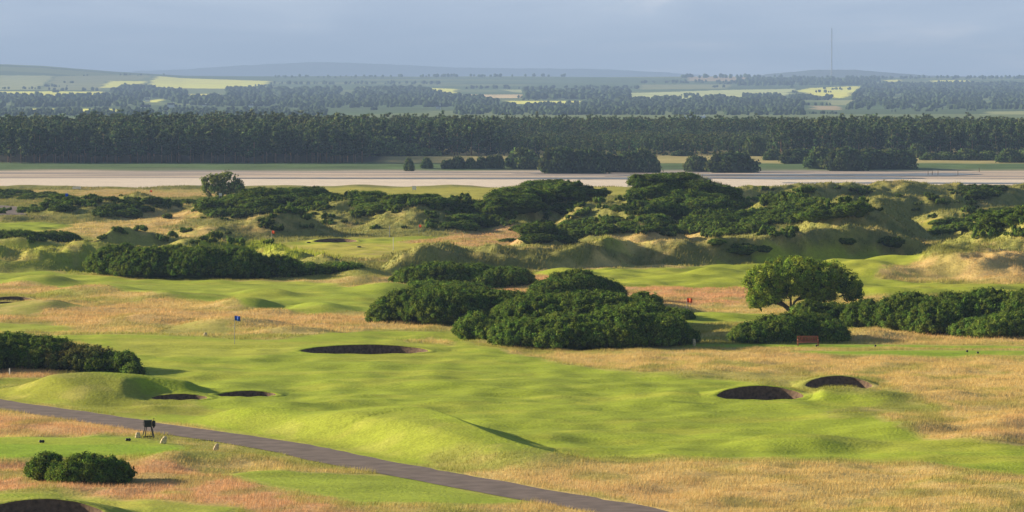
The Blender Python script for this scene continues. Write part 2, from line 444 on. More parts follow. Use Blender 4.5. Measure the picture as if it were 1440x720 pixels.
mix = nt.nodes.new('ShaderNodeMix'); mix.data_type = 'RGBA'
nt.links.new(mr.outputs[0], mix.inputs['Factor']); nt.links.new(sky.outputs[0], mix.inputs['A']); nt.links.new(cr.outputs[0], mix.inputs['B'])
nt.links.new(mix.outputs['Result'], bg.inputs['Color'])

sc.view_settings.view_transform = 'Standard'; sc.view_settings.look = 'None'; sc.view_settings.gamma = 1.0
sc.view_settings.use_curve_mapping = False; sc.view_settings.exposure = 1.15
cy = sc.cycles
cy.max_bounces = 4; cy.diffuse_bounces = 2; cy.glossy_bounces = 2; cy.transmission_bounces = 2; cy.volume_bounces = 0; cy.transparent_max_bounces = 4
cy.use_denoising = True
try: cy.denoiser = 'OPENIMAGEDENOISE'
except Exception: pass
cy.caustics_reflective = False; cy.caustics_refractive = False

# ------------------------------------------------------------------ ground colours
def C(*a): return np.array(a, np.float32)
FAIR, FAIRY, TEE = C(0.30, 0.37, 0.030), C(0.46, 0.43, 0.06), C(0.25, 0.37, 0.025)
TAN, PINK, OLIVE, MARRAM = C(0.62, 0.46, 0.18), C(0.62, 0.37, 0.185), C(0.34, 0.34, 0.075), C(0.25, 0.245, 0.065)
LIME, DARK, SEMI = C(0.36, 0.42, 0.035), C(0.05, 0.075, 0.02), C(0.27, 0.29, 0.045)
STRAW = C(0.55, 0.42, 0.16)
# polygons over the photo (px): colour, how long the grass stands (m), strength
ZONES = [
    ('olive', OLIVE, 0.25, 0.75, [(-200, 330), (0, 315), (140, 330), (300, 345), (560, 380), (560, 400), (0, 400), (-200, 400)]),
    ('yellow', FAIRY, 0.0, 0.9, [(395, 341), (440, 336), (700, 330), (690, 345), (620, 343), (560, 354), (530, 364), (480, 362), (380, 346)]),
    ('fair', FAIR * C(1.1, 1.05, 1), 0.0, 0.9, [(400, 343), (440, 337), (540, 335), (650, 330), (600, 340), (520, 342), (430, 345)]),
    ('pink', PINK * 0.9, 0.3, 0.8, [(560, 340), (700, 318), (740, 320), (740, 340), (650, 348)]),
    ('fair', FAIRY * 0.85, 0.0, 0.85, [(340, 266), (600, 263), (1220, 266), (1180, 276), (1060, 278), (800, 274), (690, 281), (600, 278), (440, 273)]),
    ('tan', TAN * 0.9, 0.2, 0.7, [(-60, 268), (340, 266), (440, 272), (330, 276), (200, 278), (0, 272)]),
    ('fair', FAIR, 0.0, 0.95, [(-60, 312), (60, 313), (130, 316), (124, 323), (60, 325), (-60, 325)]),
    ('tan', TAN, 0.3, 0.85, [(120, 312), (210, 318), (300, 322), (300, 330), (200, 336), (130, 333), (60, 326)]),
    ('tan', TAN, 0.3, 0.7, [(230, 290), (300, 290), (280, 305), (200, 320), (150, 312)]),
    ('lime', LIME, 0.7, 0.95, [(255, 352), (290, 340), (360, 341), (420, 350), (480, 362), (420, 366), (330, 354), (260, 362)]),
    ('lime', LIME * 0.8, 0.4, 0.6, [(-200, 343), (130, 345), (150, 360), (140, 385), (60, 378), (-200, 372)]),
    ('lime', LIME * 0.85, 0.7, 0.9, [(790, 350), (830, 343), (900, 333), (905, 346), (860, 352), (800, 356)]),
    ('marram', MARRAM * 0.75, 0.6, 0.85, [(560, 378), (600, 350), (700, 350), (850, 345), (960, 345), (1040, 338), (1090, 328), (1160, 335), (1290, 350), (1290, 358), (1100, 358), (960, 372), (820, 378), (600, 388)]),
    ('marramtop', MARRAM * C(1.1, 1.15, 1), 0.6, 0.85, [(1300, 345), (1330, 322), (1380, 300), (1440, 292), (1540, 290), (1540, 350), (1440, 352), (1380, 360), (1300, 366)]),
    ('tan', TAN, 0.3, 0.7, [(855, 333), (960, 325), (1040, 322), (1030, 334), (960, 341), (860, 345)]),
    ('olive', FAIRY * 0.8, 0.1, 0.85, [(1290, 310), (1345, 316), (1330, 322), (1300, 322)]),
    ('fair', FAIR * C(1.08, 1, 1), 0.0, 1.0, [(760, 380), (830, 379), (960, 376), (1010, 369), (1060, 372), (1060, 356), (1240, 354), (1300, 362), (1240, 378), (1230, 392), (1320, 398), (1520, 400), (1520, 414), (1190, 415), (1060, 408), (860, 405), (745, 388)]),
    ('tan', TAN, 0.25, 0.9, [(1240, 380), (1290, 367), (1360, 360), (1440, 352), (1520, 350), (1520, 398), (1350, 396), (1235, 388)]),
    ('tan', TAN, 0.25, 0.9, [(780, 372), (840, 371), (960, 374), (1010, 370), (960, 376), (830, 378), (740, 382)]),
    ('pink', PINK, 0.3, 1.0, [(865, 404), (960, 404), (1060, 408), (1060, 430), (1000, 432), (880, 432), (750, 420), (670, 408), (720, 400), (760, 385)]),
    ('tan', TAN, 0.25, 0.9, [(900, 430), (1100, 428), (1120, 440), (1040, 442), (900, 440)]),
    ('fair', FAIR, 0.0, 0.95, [(930, 441), (1040, 440), (1110, 446), (1090, 453), (980, 455), (930, 452)]),
    ('tan', TAN * C(.95, .95, 1), 0.25, 0.85, [(-100, 385), (90, 383), (190, 392), (250, 396), (520, 392), (560, 380), (620, 400), (590, 404), (400, 402), (180, 404), (0, 410), (-100, 405)]),
    ('fair', FAIR, 0.0, 0.95, [(-100, 388), (60, 381), (110, 386), (190, 394), (400, 396), (520, 400), (590, 402), (570, 425), (525, 440), (430, 443), (340, 430), (160, 405), (60, 400), (-100, 398)]),
    ('semi', SEMI, 0.08, 0.8, [(-100, 428), (60, 425), (130, 428), (210, 436), (120, 446), (-100, 447)]),
    ('tan', TAN, 0.3, 0.9, [(60, 436), (240, 420), (340, 430), (440, 443), (530, 446), (530, 470), (380, 466), (300, 473), (170, 468), (0, 470), (-100, 468), (-100, 448), (40, 444)]),
    ('semi', SEMI, 0.1, 0.7, [(220, 455), (290, 450), (330, 455), (330, 470), (230, 470)]),
    ('fair', FAIR, 0.0, 0.9, [(-60, 455), (70, 455), (110, 466), (20, 468), (-60, 466)]),
    ('straw', STRAW, 0.0, 0.7, [(370, 466), (450, 464), (460, 469), (380, 471)]),
    ('fair', FAIR, 0.0, 1.0, [(30, 472), (180, 470), (280, 474), (330, 478), (400, 478), (440, 470), (520, 464), (645, 468), (650, 480), (700, 490), (790, 512), (900, 524), (1010, 532), (1060, 542), (1110, 548), (1240, 552), (1270, 562), (1200, 575), (1240, 590), (1270, 600), (1310, 618), (1520, 632), (1520, 672), (1420, 668), (1330, 655), (1180, 647), (1000, 645), (850, 643), (760, 648), (640, 660), (560, 655), (460, 634), (330, 610), (210, 592), (80, 570), (-60, 562), (-60, 535), (150, 520), (200, 522), (150, 490)]),
    ('tan', TAN, 0.25, 0.85, [(560, 478), (620, 474), (640, 480), (640, 484), (580, 484)]),
    ('putt', FAIRY * C(.92, 1, 1), 0.0, 0.7, [(160, 477), (330, 479), (430, 482), (410, 495), (360, 503), (240, 503), (160, 495)]),
    ('semi', SEMI * C(1.12, 1, 1), 0.09, 0.6, [(-60, 548), (60, 528), (160, 530), (260, 556), (330, 580), (200, 586), (60, 568), (-60, 562)]),
    ('semi', SEMI * C(1.05, 1, 1), 0.07, 0.35, [(260, 585), (420, 585), (520, 576), (600, 582), (700, 640), (620, 655), (480, 634), (330, 606)]),
    ('olive', OLIVE, 0.22, 0.75, [(590, 640), (700, 636), (800, 645), (840, 650), (700, 664), (600, 660)]),
    ('pink', PINK * 0.95, 0.3, 0.9, [(-60, 516), (60, 521), (110, 523), (40, 530), (-60, 538)]),
    ('tan', TAN, 0.28, 1.0, [(690, 485), (820, 490), (960, 492), (1060, 493), (1250, 502), (1520, 508), (1520, 632), (1330, 616), (1280, 600), (1260, 585), (1330, 575), (1290, 562), (1240, 548), (1230, 532), (1140, 532), (1110, 545), (1010, 530), (890, 523), (790, 508), (740, 500)]),
    ('semi', SEMI, 0.12, 0.6, [(900, 520), (1000, 518), (1140, 528), (1140, 545), (1000, 532), (900, 528)]),
    ('semi', SEMI * 0.95, 0.12, 0.7, [(1130, 545), (1250, 545), (1300, 556), (1300, 575), (1180, 590), (1160, 578), (1240, 568)]),
    ('fair', TEE, 0.0, 1.0, [(960, 484.5), (1240, 484.5), (1520, 488), (1520, 491), (1200, 490), (960, 489)]),
    ('fair', TEE, 0.0, 1.0, [(1090, 494), (1300, 492.5), (1520, 493.5), (1520, 500), (1300, 501.5), (1150, 499)]),
    ('olive', OLIVE * C(1.05, 1, 1), 0.3, 0.9, [(950, 456), (1040, 453), (1180, 478), (1180, 484), (960, 483)]),
    ('tan', TAN, 0.35, 0.8, [(1190, 465), (1330, 465), (1440, 476), (1520, 478), (1520, 484), (1350, 480), (1250, 479), (1190, 480)]),
    ('tan', TAN, 0.27, 0.95, [(640, 668), (720, 654), (840, 652), (1000, 650), (1180, 652), (1330, 662), (1400, 680), (1520, 692), (1520, 820), (1060, 790), (930, 712), (760, 684)]),
    ('tan', TAN, 0.26, 1.0, [(-60, 574), (80, 588), (205, 606), (240, 612), (120, 612), (-60, 612)]),
    ('pink', PINK, 0.26, 0.8, [(-60, 578), (60, 592), (190, 610), (60, 606), (-60, 600)]),
    ('tan', PINK, 0.26, 1.0, [(-60, 650), (60, 655), (200, 650), (320, 668), (420, 700), (500, 716), (500, 790), (-60, 790)]),
    ('tan', TAN, 0.30, 0.85, [(215, 645), (330, 636), (420, 645), (560, 664), (700, 684), (800, 700), (950, 730), (800, 740), (720, 690), (560, 672), (400, 662), (300, 668)]),
    ('olive', SEMI, 0.16, 0.8, [(200, 612), (300, 612), (360, 630), (440, 646), (560, 668), (420, 655), (330, 642), (210, 652), (180, 640)]),
    ('fair', TEE, 0.0, 1.0, [(-60, 615), (150, 614), (215, 618), (260, 630), (240, 640), (120, 646), (-60, 646)]),
    ('fair', FAIR * C(.95, 1, 1), 0.0, 0.92, [(270, 662), (420, 664), (560, 669), (640, 683), (750, 707), (640, 712), (500, 709), (380, 686)]),
    ('fair', FAIR * C(.95, 1, 1), 0.05, 0.85, [(-60, 694), (90, 694), (200, 704), (330, 712), (330, 800), (-60, 800)]),
]
def pip(x, y, P):
    inside = np.zeros(x.shape, bool); n = len(P)
    for i in range(n):
        x1, y1 = P[i]; x2, y2 = P[(i + 1) % n]
        if y1 == y2: continue
        c = ((y1 > y) != (y2 > y)) & (x < (x2 - x1) * (y - y1) / (y2 - y1) + x1)
        inside ^= c
    return inside
ZW = []
for nm, colr, bl, st, P in ZONES:
    P = np.array(P, float)
    # subdivide edges so outlines follow the ground
    Q = []
    for i in range(len(P)):
        a = P[i]; b = P[(i + 1) % len(P)]; k = max(1, int(np.hypot(*(b - a)) // 60))
        for t in range(k): Q.append(a + (b - a) * t / k)
    Q = np.array(Q)
    near = nm not in ('lime', 'marram', 'marramtop')
    if Q[:, 1].mean() < 400 and not near:
        x, y, z = hit(np.clip(Q[:, 0], -250, 1700), Q[:, 1])
    else:
        x, y = plane(Q[:, 0], Q[:, 1], 0.15)
        x2, y2, z2 = hit(Q[:, 0], Q[:, 1]); ok = abs(y2 - y) < 0.12 * y
        x = np.where(ok, x2, x); y = np.where(ok, y2, y)
    ZW.append((nm, colr, bl, st, np.stack([x, y], 1)))

def ground_colour(x, y):
    """returns albedo and standing grass length at world points"""
    shp = x.shape; x = x.ravel(); y = y.ravel()
    n_a = fbm(x / 10, y / 9, 4, 61); n_b = fbm(x / 3.0, y / 5, 3, 71); n_c = noise(x / 30, y / 45, 81)
    k = sstep(-0.25, 0.3, n_a + 0.5 * n_c)[:, None]
    base = OLIVE * (1 - k) + TAN * 0.95 * k
    # dunes: marram
    d = sstep(440, 480, y)[:, None]
    k2 = 0.8 * sstep(0.05, 0.55, n_a + 0.4 * n_c)[:, None]
    base = base * (1 - d) + d * (MARRAM * (1 - k2) + TAN * 0.85 * k2)
    leng = np.where(y < 440, 0.28, 0.5)
    tu = (sstep(0.12, 0.42, noise(x / 1.7, y / 2.4, 151) + 0.6 * n_a)[:, None]) * d
    base = base * (1 - 0.6 * tu) + C(0.10, 0.13, 0.035) * 0.6 * tu
    wx = x + 0.9 * noise(x / 2.5, y / 4, 91) + 0.5 * noise(x / 0.9, y / 1.4, 92); wy = y + 2.0 * noise(x / 3.5, y / 6, 93) + 1.0 * noise(x / 1.2, y / 1.6, 94)
    col = base.copy()
    for nm, colr, bl, st, P in ZW:
        mx0, my0 = P.min(0) - 4; mx1, my1 = P.max(0) + 4
        m = np.nonzero((x > mx0) & (x < mx1) & (y > my0) & (y < my1))[0]
        if not len(m): continue
        sharp = 0.35 if nm in ('fair', 'putt') else 1.0
        xx = x[m] + sharp * (wx[m] - x[m]); yy = y[m] + sharp * (wy[m] - y[m])
        cnt = 0
        for ox, oy in ((0, 0), (0.35, 0.8), (-0.35, 0.8), (0.35, -0.8), (-0.35, -0.8)):
            cnt = cnt + pip(xx + ox, yy + oy, P)
        q = cnt / 5.0 * st
        if nm in ('tan', 'pink', 'straw'):
            v = n_b[m] + 0.8 * n_a[m]
            kv = 0.75 * sstep(0.0, 0.5, v)[:, None]; loc = colr * (1 - kv) + OLIVE * kv
            pk = sstep(0.0, 0.4, n_c[m] + n_b[m] * 0.5)[:, None]
            loc = loc * (1 - 0.45 * pk) + PINK * 0.45 * pk
        elif nm in ('fair', 'putt'):
            mow = noise(x[m] / 22, y[m] / 3.2, 101) * 0.10 + n_b[m] * 0.14 + n_a[m] * 0.12
            yl = sstep(0.0, 0.6, noise(x[m] / 16, y[m] / 6, 102) + n_b[m] * 0.6)[:, None]
            loc = colr * (1 - 0.35 * yl) + FAIRY * 0.35 * yl
            loc = loc * (1 + mow)[:, None]
        else:
            v = n_b[m]
            kk = sstep(0.0, 0.5, v)[:, None]
            loc = colr * (1 - 0.5 * kk) + TAN * 0.5 * kk
        q_ = q[:, None]
        col[m] = col[m] * (1 - q_) + loc * q_
        leng[m] = np.where(q > 0.5, bl, leng[m])
    # hollows with greener grass, patchy
    g = sstep(0.25, 0.6, noise(x / 4.5, y / 8, 111)); g = (g * (leng > 0.15) * 0.5)[:, None]
    col = col * (1 - g) + OLIVE * 0.8 * g
    # shore sands
    s = sstep(898, 915, y + 6 * noise(x / 12, y / 12, 121))[:, None]
    yw = y + 9 * noise(x / 55, x * 0 + 2, 131)
    bank = np.clip(0.45 + 0.9 * noise(x / 110 + 3, yw / 20, 122) + 0.5 * noise(x / 40, yw / 7, 123), 0, 1)
    dry = np.clip(1 - sstep(1160, 1170, y + 0.22 * np.clip(x - 60, 0, None) + 5 * noise(x / 60, y / 30, 124)), 0, 1)[:, None]
    wet = C(0.30, 0.265, 0.25) * (1 - bank[:, None]) + C(0.60, 0.48, 0.38) * bank[:, None]
    sandc = dry * C(0.74, 0.63, 0.52) * (1 + 0.06 * noise(x / 60, y / 7, 125))[:, None] + (1 - dry) * wet
    col = col * (1 - s) + sandc * s
    mar = sstep(1268, 1285, y + 6 * noise(x / 30, y / 9, 126))[:, None]
    mc = C(0.10, 0.16, 0.06) * np.ones((len(x), 1)); mc = mc * (1 + 0.3 * noise(x / 14, y / 5, 127))[:, None]
    col = col * (1 - mar) + mc * mar
    md = (sstep(1318, 1335, y + 8 * noise(x / 20, y / 10, 128)) * sstep(-45, -38, x))[:, None]
    fl = sstep(1338, 1346, y)[:, None] * (x < -40)[:, None]
    col = col * (1 - fl) + C(0.05, 0.05, 0.03) * fl
    mdc = C(0.40, 0.34, 0.14) * (1 + 0.35 * fbm(x / 12, y / 12, 3, 129))[:, None]
    col = col * (1 - md) + mdc * md
    return np.clip(col, 0.005, 0.9).reshape(shp + (3,)).astype(np.float32), leng.reshape(shp)

# ------------------------------------------------------------------ ground sheet
cc = np.concatenate([-np.geomspace(9000, 800, 24), np.arange(-770, 771, 2.0), np.geomspace(800, 9000, 24)])
yy = np.concatenate([np.linspace(8, 186, 14), np.arange(190, 330, 0.3), np.arange(330, 460, 0.4), np.arange(460, 800, 0.62), np.arange(800, 1330, 2.5), np.arange(1330, 2000, 14), np.geomspace(2000, 24900, 14)])
YY, CC = np.meshgrid(yy, cc, indexing='ij'); XX = CC * YY / F
ZZ = hgt(XX, YY)
ZZ = np.where(YY > 1990, -4.0, ZZ)
colr, leng = ground_colour(XX, YY)
nr, ncl = XX.shape
idx = np.arange(nr * ncl, dtype=np.int32).reshape(nr, ncl)
Q = np.stack([idx[:-1, :-1], idx[:-1, 1:], idx[1:, 1:], idx[1:, :-1]], -1).reshape(-1, 4)
g = mesh_obj('ground', np.stack([XX, YY, ZZ], -1).reshape(-1, 3), quads=Q, mat=MAT_GROUND, col=colr.reshape(-1, 3))
tag(g, kind='structure')

# ------------------------------------------------------------------ paths
def strip(P, hw, name):
    P = np.asarray(P); T = np.gradient(P, axis=0); T /= np.linalg.norm(T, axis=1)[:, None]; Nn = np.stack([-T[:, 1], T[:, 0]], 1)
    k = 7; offs = np.linspace(-hw, hw, k)
    V = []; 
    for i in range(len(P)):
        jit = 0.16 * noise(np.array([i * 0.37]), np.array([3.0]), 7)[0] + 0.1 * noise(np.array([i * 0.93]), np.array([5.0]), 8)[0]
        for o in offs:
            q = P[i] + Nn[i] * (o + (jit * (1 if o > 0 else -1.4) if abs(o) == hw else 0)); V.append((q[0], q[1], 0))
    V = np.array(V); V[:, 2] = hgt(V[:, 0], V[:, 1]) + 0.05 - 0.03 * (np.abs(np.tile(offs, len(P))) > hw * 0.9)
    ii = np.arange(len(V)).reshape(-1, k)
    return tag(mesh_obj(name, V, quads=np.stack([ii[:-1, :-1], ii[:-1, 1:], ii[1:, 1:], ii[1:, :-1]], -1).reshape(-1, 4), mat=MAT_ASPHALT), kind='structure')
def densify(P, step=1.2):
    out = []
    for i in range(len(P) - 1):
        n = max(1, int(np.linalg.norm(P[i + 1] - P[i]) / step))
        for k in range(n): out.append(P[i] + (P[i + 1] - P[i]) * k / n)
    out.append(P[-1]); return np.array(out)
strip(densify(PATHS[0][0]), PATHS[0][1], 'path')
strip(densify(PATHS[1][0]), PATHS[1][1], 'path')

# ------------------------------------------------------------------ bunkers
for (bx, by, a, dep, zl, lab) in BK:
    t = empty('bunker', (bx, by + dep / 2, 0), lab, 'bunker', 'sod walled bunkers on the links')
    n = 72; th = np.arange(n) / n * 2 * np.pi
    def ring(f, ex=0.0):
        return bx + np.cos(th) * (a * f + ex), by + dep / 2 + np.sin(th) * (dep / 2 * f + ex)
    rows = []; x0, y0 = ring(1.0)
    rim = hgt(x0, y0, pits=False)
    wob = 0.04 * noise(th * 3, th * 0 + 1, 3)
    floor = -0.9
    levels = 9
    for k in range(levels):
        f = k / (levels - 1)
        s_ = 1.0 - 0.10 * f + (0.008 if k % 2 else 0)
        xx, yv = ring(s_)
        rows.append(np.stack([xx, yv, rim * (1 - f) + floor * f + wob * (1 - f)], 1))
    V = np.concatenate(rows); ii = np.arange(levels * n).reshape(levels, n)
    Qd = np.stack([ii[:-1], np.roll(ii[:-1], -1, 1), np.roll(ii[1:], -1, 1), ii[1:]], -1).reshape(-1, 4)
    V[:, 0] -= bx; V[:, 1] -= by + dep / 2
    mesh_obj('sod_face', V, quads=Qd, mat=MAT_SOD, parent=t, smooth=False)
    # floor
    rr = [1e-3, 0.3, 0.6, 0.92]; V = []
    for r_ in rr:
        xx, yv = ring(r_); V.append(np.stack([xx - bx, yv - by - dep / 2, floor + 0.12 * (r_ ** 2) + 0 * xx], 1))
    V = np.concatenate(V); ii = np.arange(len(rr) * n).reshape(len(rr), n)
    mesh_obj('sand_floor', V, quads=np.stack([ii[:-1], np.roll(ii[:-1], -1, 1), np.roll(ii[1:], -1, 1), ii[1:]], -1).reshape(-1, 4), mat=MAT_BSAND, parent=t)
    V = []
    for f, ex, dz in ((1.0, -0.02, 0.0), (1.0, 0.10, 0.045), (1.0, 0.5, 0.03), (1.0, 1.1, -0.12)):
        xx, yv = ring(f, ex); zz = (hgt(xx, yv, pits=False)) + dz + wob * (ex < 0.3)
        V.append(np.stack([xx, yv, zz], 1))
    V = np.concatenate(V); cl, _ = ground_colour(V[:, 0], V[:, 1]); cl = cl * 0.92
    V[:, 0] -= bx; V[:, 1] -= by + dep / 2
    ii = np.arange(4 * n).reshape(4, n)
    mesh_obj('turf_lip', V, quads=np.stack([ii[:-1], np.roll(ii[:-1], -1, 1), np.roll(ii[1:], -1, 1), ii[1:]], -1).reshape(-1, 4), mat=MAT_GROUND, parent=t, col=cl)

# ------------------------------------------------------------------ standing grass (uncountable)
def blades(n, y0, y1, wid, name, hs=1.0, power=1.0):
    u = RNG.random(n); y = (y0 ** (2 * power) + u * (y1 ** (2 * power) - y0 ** (2 * power))) ** (1 / (2 * power))
    c = RNG.uniform(-760, 760, n); x = c * y / F
    cl, ln = ground_colour(x, y)
    keep = ln > 0.04
    for (bx, by, a, dep, zl, lab) in BK:
        keep &= ~((((x - bx) / (a + 0.4)) ** 2 + ((y - by - dep / 2) / (dep / 2 + 0.5)) ** 2) < 1)
    for P, hw in PATHS:
        m = (y < P[:, 1].max() + 5) & (y > P[:, 1].min() - 5)
        dd = np.full(n, 99.0); dd[m] = pdist(x[m], y[m], P); keep &= dd > hw + 0.1
    for f in FLATS[:4]:
        cx, cy_ = plane(f[0], f[1]); 
    keep &= (RNG.random(n) < np.clip(ln * 4, 0.25, 1))
    x, y, cl, ln = x[keep], y[keep], cl[keep], ln[keep]; n = len(x)
    z = hgt(x, y)
    h = ln * hs * RNG.uniform(0.45, 1.15, n) * (0.75 + 0.5 * noise(x / 2.2, y / 3, 141)); az = RNG.uniform(0, 2 * np.pi, n)
    wv = wid * RNG.uniform(0.7, 1.4, n)
    dx = np.cos(az) * wv; dy = np.sin(az) * wv
    lean = RNG.normal(0.25, 0.25, n) * h; ly = RNG.normal(0, 0.25, n) * h
    A = np.stack([x - dx, y - dy, z - 0.04], 1); B = np.stack([x + dx, y + dy, z - 0.04], 1)
    Cc = np.stack([x + lean, y + ly, z + h], 1)
    V = np.stack([A, B, Cc], 1).reshape(-1, 3)
    q = np.arange(3 * n, dtype=np.int32).reshape(-1, 3)
    br = RNG.uniform(0.82, 1.16, (n, 1)) * np.ones((1, 3)); cl = cl * br
    cl[:, 0] *= RNG.uniform(0.92, 1.1, n)
    cc_ = np.repeat(cl[:, None], 3, 1)
    cc_ = np.clip(cc_, 0, 0.9).reshape(-1, 3)
    o = mesh_obj(name, V, tris=q, mat=MAT_BLADE, col=cc_.astype(np.float32), smooth=False)
    return tag(o, 'tall tan and green grass standing in the rough', 'grass', kind='stuff')
blades(760000, 192, 340, 0.014, 'grass')
g2 = blades(420000, 340, 470, 0.026, 'grass'); g2['label'] = 'tan and pinkish grass on the hummocks beyond the first fairway'
g3 = blades(480000, 470, 880, 0.06, 'marram_grass', 0.9); g3['label'] = 'grey green marram grass covering the far dunes'

# ------------------------------------------------------------------ foliage generators
def ico(sub=1):
    t = (1 + 5 ** 0.5) / 2
    V = [(-1, t, 0), (1, t, 0), (-1, -t, 0), (1, -t, 0), (0, -1, t), (0, 1, t), (0, -1, -t), (0, 1, -t), (t, 0, -1), (t, 0, 1), (-t, 0, -1), (-t, 0, 1)]
    Fc = [(0, 11, 5), (0, 5, 1), (0, 1, 7), (0, 7, 10), (0, 10, 11), (1, 5, 9), (5, 11, 4), (11, 10, 2), (10, 7, 6), (7, 1, 8), (3, 9, 4), (3, 4, 2), (3, 2, 6), (3, 6, 8), (3, 8, 9), (4, 9, 5), (2, 4, 11), (6, 2, 10), (8, 6, 7), (9, 8, 1)]
    V = [np.array(v, float) / np.linalg.norm(v) for v in V]
    for _ in range(sub):
        mid = {}; F2 = []
        def mp_(a, b):
            kx = (min(a, b), max(a, b))
            if kx not in mid:
                m_ = V[a] + V[b]; V.append(m_ / np.linalg.norm(m_)); mid[kx] = len(V) - 1
            return mid[kx]
        for a, b, c in Fc:
            ab, bc, ca = mp_(a, b), mp_(b, c), mp_(c, a); F2 += [(a, ab, ca), (b, bc, ab), (c, ca, bc), (ab, bc, ca)]
        Fc = F2
    return np.array(V), np.array(Fc, np.int32)
ICO0, ICO1 = ico(0), ico(1)

def puffs_mesh(cen, nrm, rad, leaf, nleaf, tint, core=0.8, flat=1.0, icos=ICO1, rng=RNG, corecol=0.55, tintv=0.28, up=0.0, elong=1.9):
    """foliage: rounded puffs carrying many small leaf sprays. cen,nrm (n,3) rad (n,)"""
    n = len(cen)
    iv, it = icos
    # core
    jit = 1 + rng.normal(0, 0.10, (n, len(iv), 1))
    CV = cen[:, None] + iv[None] * rad[:, None, None] * core * jit * np.array([1, 1, flat])
    CT = (it[None] + (np.arange(n) * len(iv))[:, None, None]).reshape(-1, 3)
    pt = tint[None] * (1 + rng.normal(0, tintv * 0.6, (n, 1)))
    pt = np.clip(pt, 0.003, 1); pt[:, 0] *= rng.uniform(0.8, 1.25, n)
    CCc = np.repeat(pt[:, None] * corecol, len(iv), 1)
    # leaves
    m = n * nleaf
    d = rng.normal(0, 1, (n, nleaf, 3)) + nrm[:, None] * 0.9
    d /= np.linalg.norm(d, axis=2, keepdims=True)
    p = cen[:, None] + d * rad[:, None, None] * rng.uniform(0.72, 1.42, (n, nleaf, 1)) * np.array([1, 1, flat])
    nn = d + rng.normal(0, 0.5, d.shape); nn /= np.linalg.norm(nn, axis=2, keepdims=True)
    r_ = rng.normal(0, 1, d.shape) + d * 0.4 + np.array([0, 0, up])
    t1 = np.cross(nn, r_); t1 /= np.linalg.norm(t1, axis=2, keepdims=True) + 1e-9
    t2 = np.cross(nn, t1)
    s = leaf * rng.uniform(0.6, 1.3, (n, nleaf, 1))
    a = p - t2 * s * 0.5 * elong; b = p + t1 * s * 0.5; c = p + t2 * s * 0.5 * elong; e = p - t1 * s * 0.5
    LV = np.stack([a, b, c, e], 2).reshape(-1, 3)
    LQ = (np.arange(m * 4).reshape(-1, 4) + n * len(iv))
    lc = pt[:, None] * (1 + rng.normal(0, tintv, (n, nleaf, 1)))
    lc = np.clip(lc, 0.004, 1); lc = np.repeat(lc[:, :, None], 4, 2).reshape(-1, 3)
    V = np.concatenate([CV.reshape(-1, 3), LV]); col = np.concatenate([CCc.reshape(-1, 3), lc]).astype(np.float32)
    return V, CT, LQ.astype(np.int32), col

def lobe_puffs(lobes, pr, dens=1.0, rng=RNG, below=0.0):
    """lobes: (cx,cy,cz,rx,ry,rz); puffs on the outside of their union"""
    Cn, Nn = [], []
    for i, (cx, cy_, cz, rx, ry, rz) in enumerate(lobes):
        area = 2 * math.pi * ((rx * ry) ** 1.6 / 3 + (rx * rz) ** 1.6 / 3 + (ry * rz) ** 1.6 / 3) ** (1 / 1.6)
        n = max(4, int(area / (pr * pr) * 0.75 * dens))
        d = rng.normal(0, 1, (n, 3)); d[:, 2] = np.abs(d[:, 2]) - below; d /= np.linalg.norm(d, axis=1, keepdims=True)
        sc_ = rng.uniform(0.82, 1.16, (n, 1))
        p = np.array([cx, cy_, cz]) + d * np.array([rx, ry, rz]) * sc_
        ok = np.ones(n, bool)
        for j, (ax, ay, az, bx, by, bz) in enumerate(lobes):
            if i != j:
                q = ((p[:, 0] - ax) / bx) ** 2 + ((p[:, 1] - ay) / by) ** 2 + ((p[:, 2] - az) / bz) ** 2
                ok &= q > 0.72
        nn = d / np.array([rx, ry, rz]); nn /= np.linalg.norm(nn, axis=1, keepdims=True)
        Cn.append(p[ok]); Nn.append(nn[ok])
    Cn = np.concatenate(Cn); Nn = np.concatenate(Nn)
    rad = pr * rng.uniform(0.5, 1.5, len(Cn))
    return Cn, Nn, rad

GORSE = C(0.112, 0.175, 0.026)
def hull(lobes, f=0.86):
    iv, it = ico(2); V, T = [], []
    for k, (cx, cy_, cz, rx, ry, rz) in enumerate(lobes):
        V.append(np.array([cx, cy_, cz]) + iv * np.array([rx, ry, rz]) * f * (1 + 0.05 * np.sin(iv[:, :1] * 9 + k)))
        T.append(it + k * len(iv))
    return np.concatenate(V), np.concatenate(T)

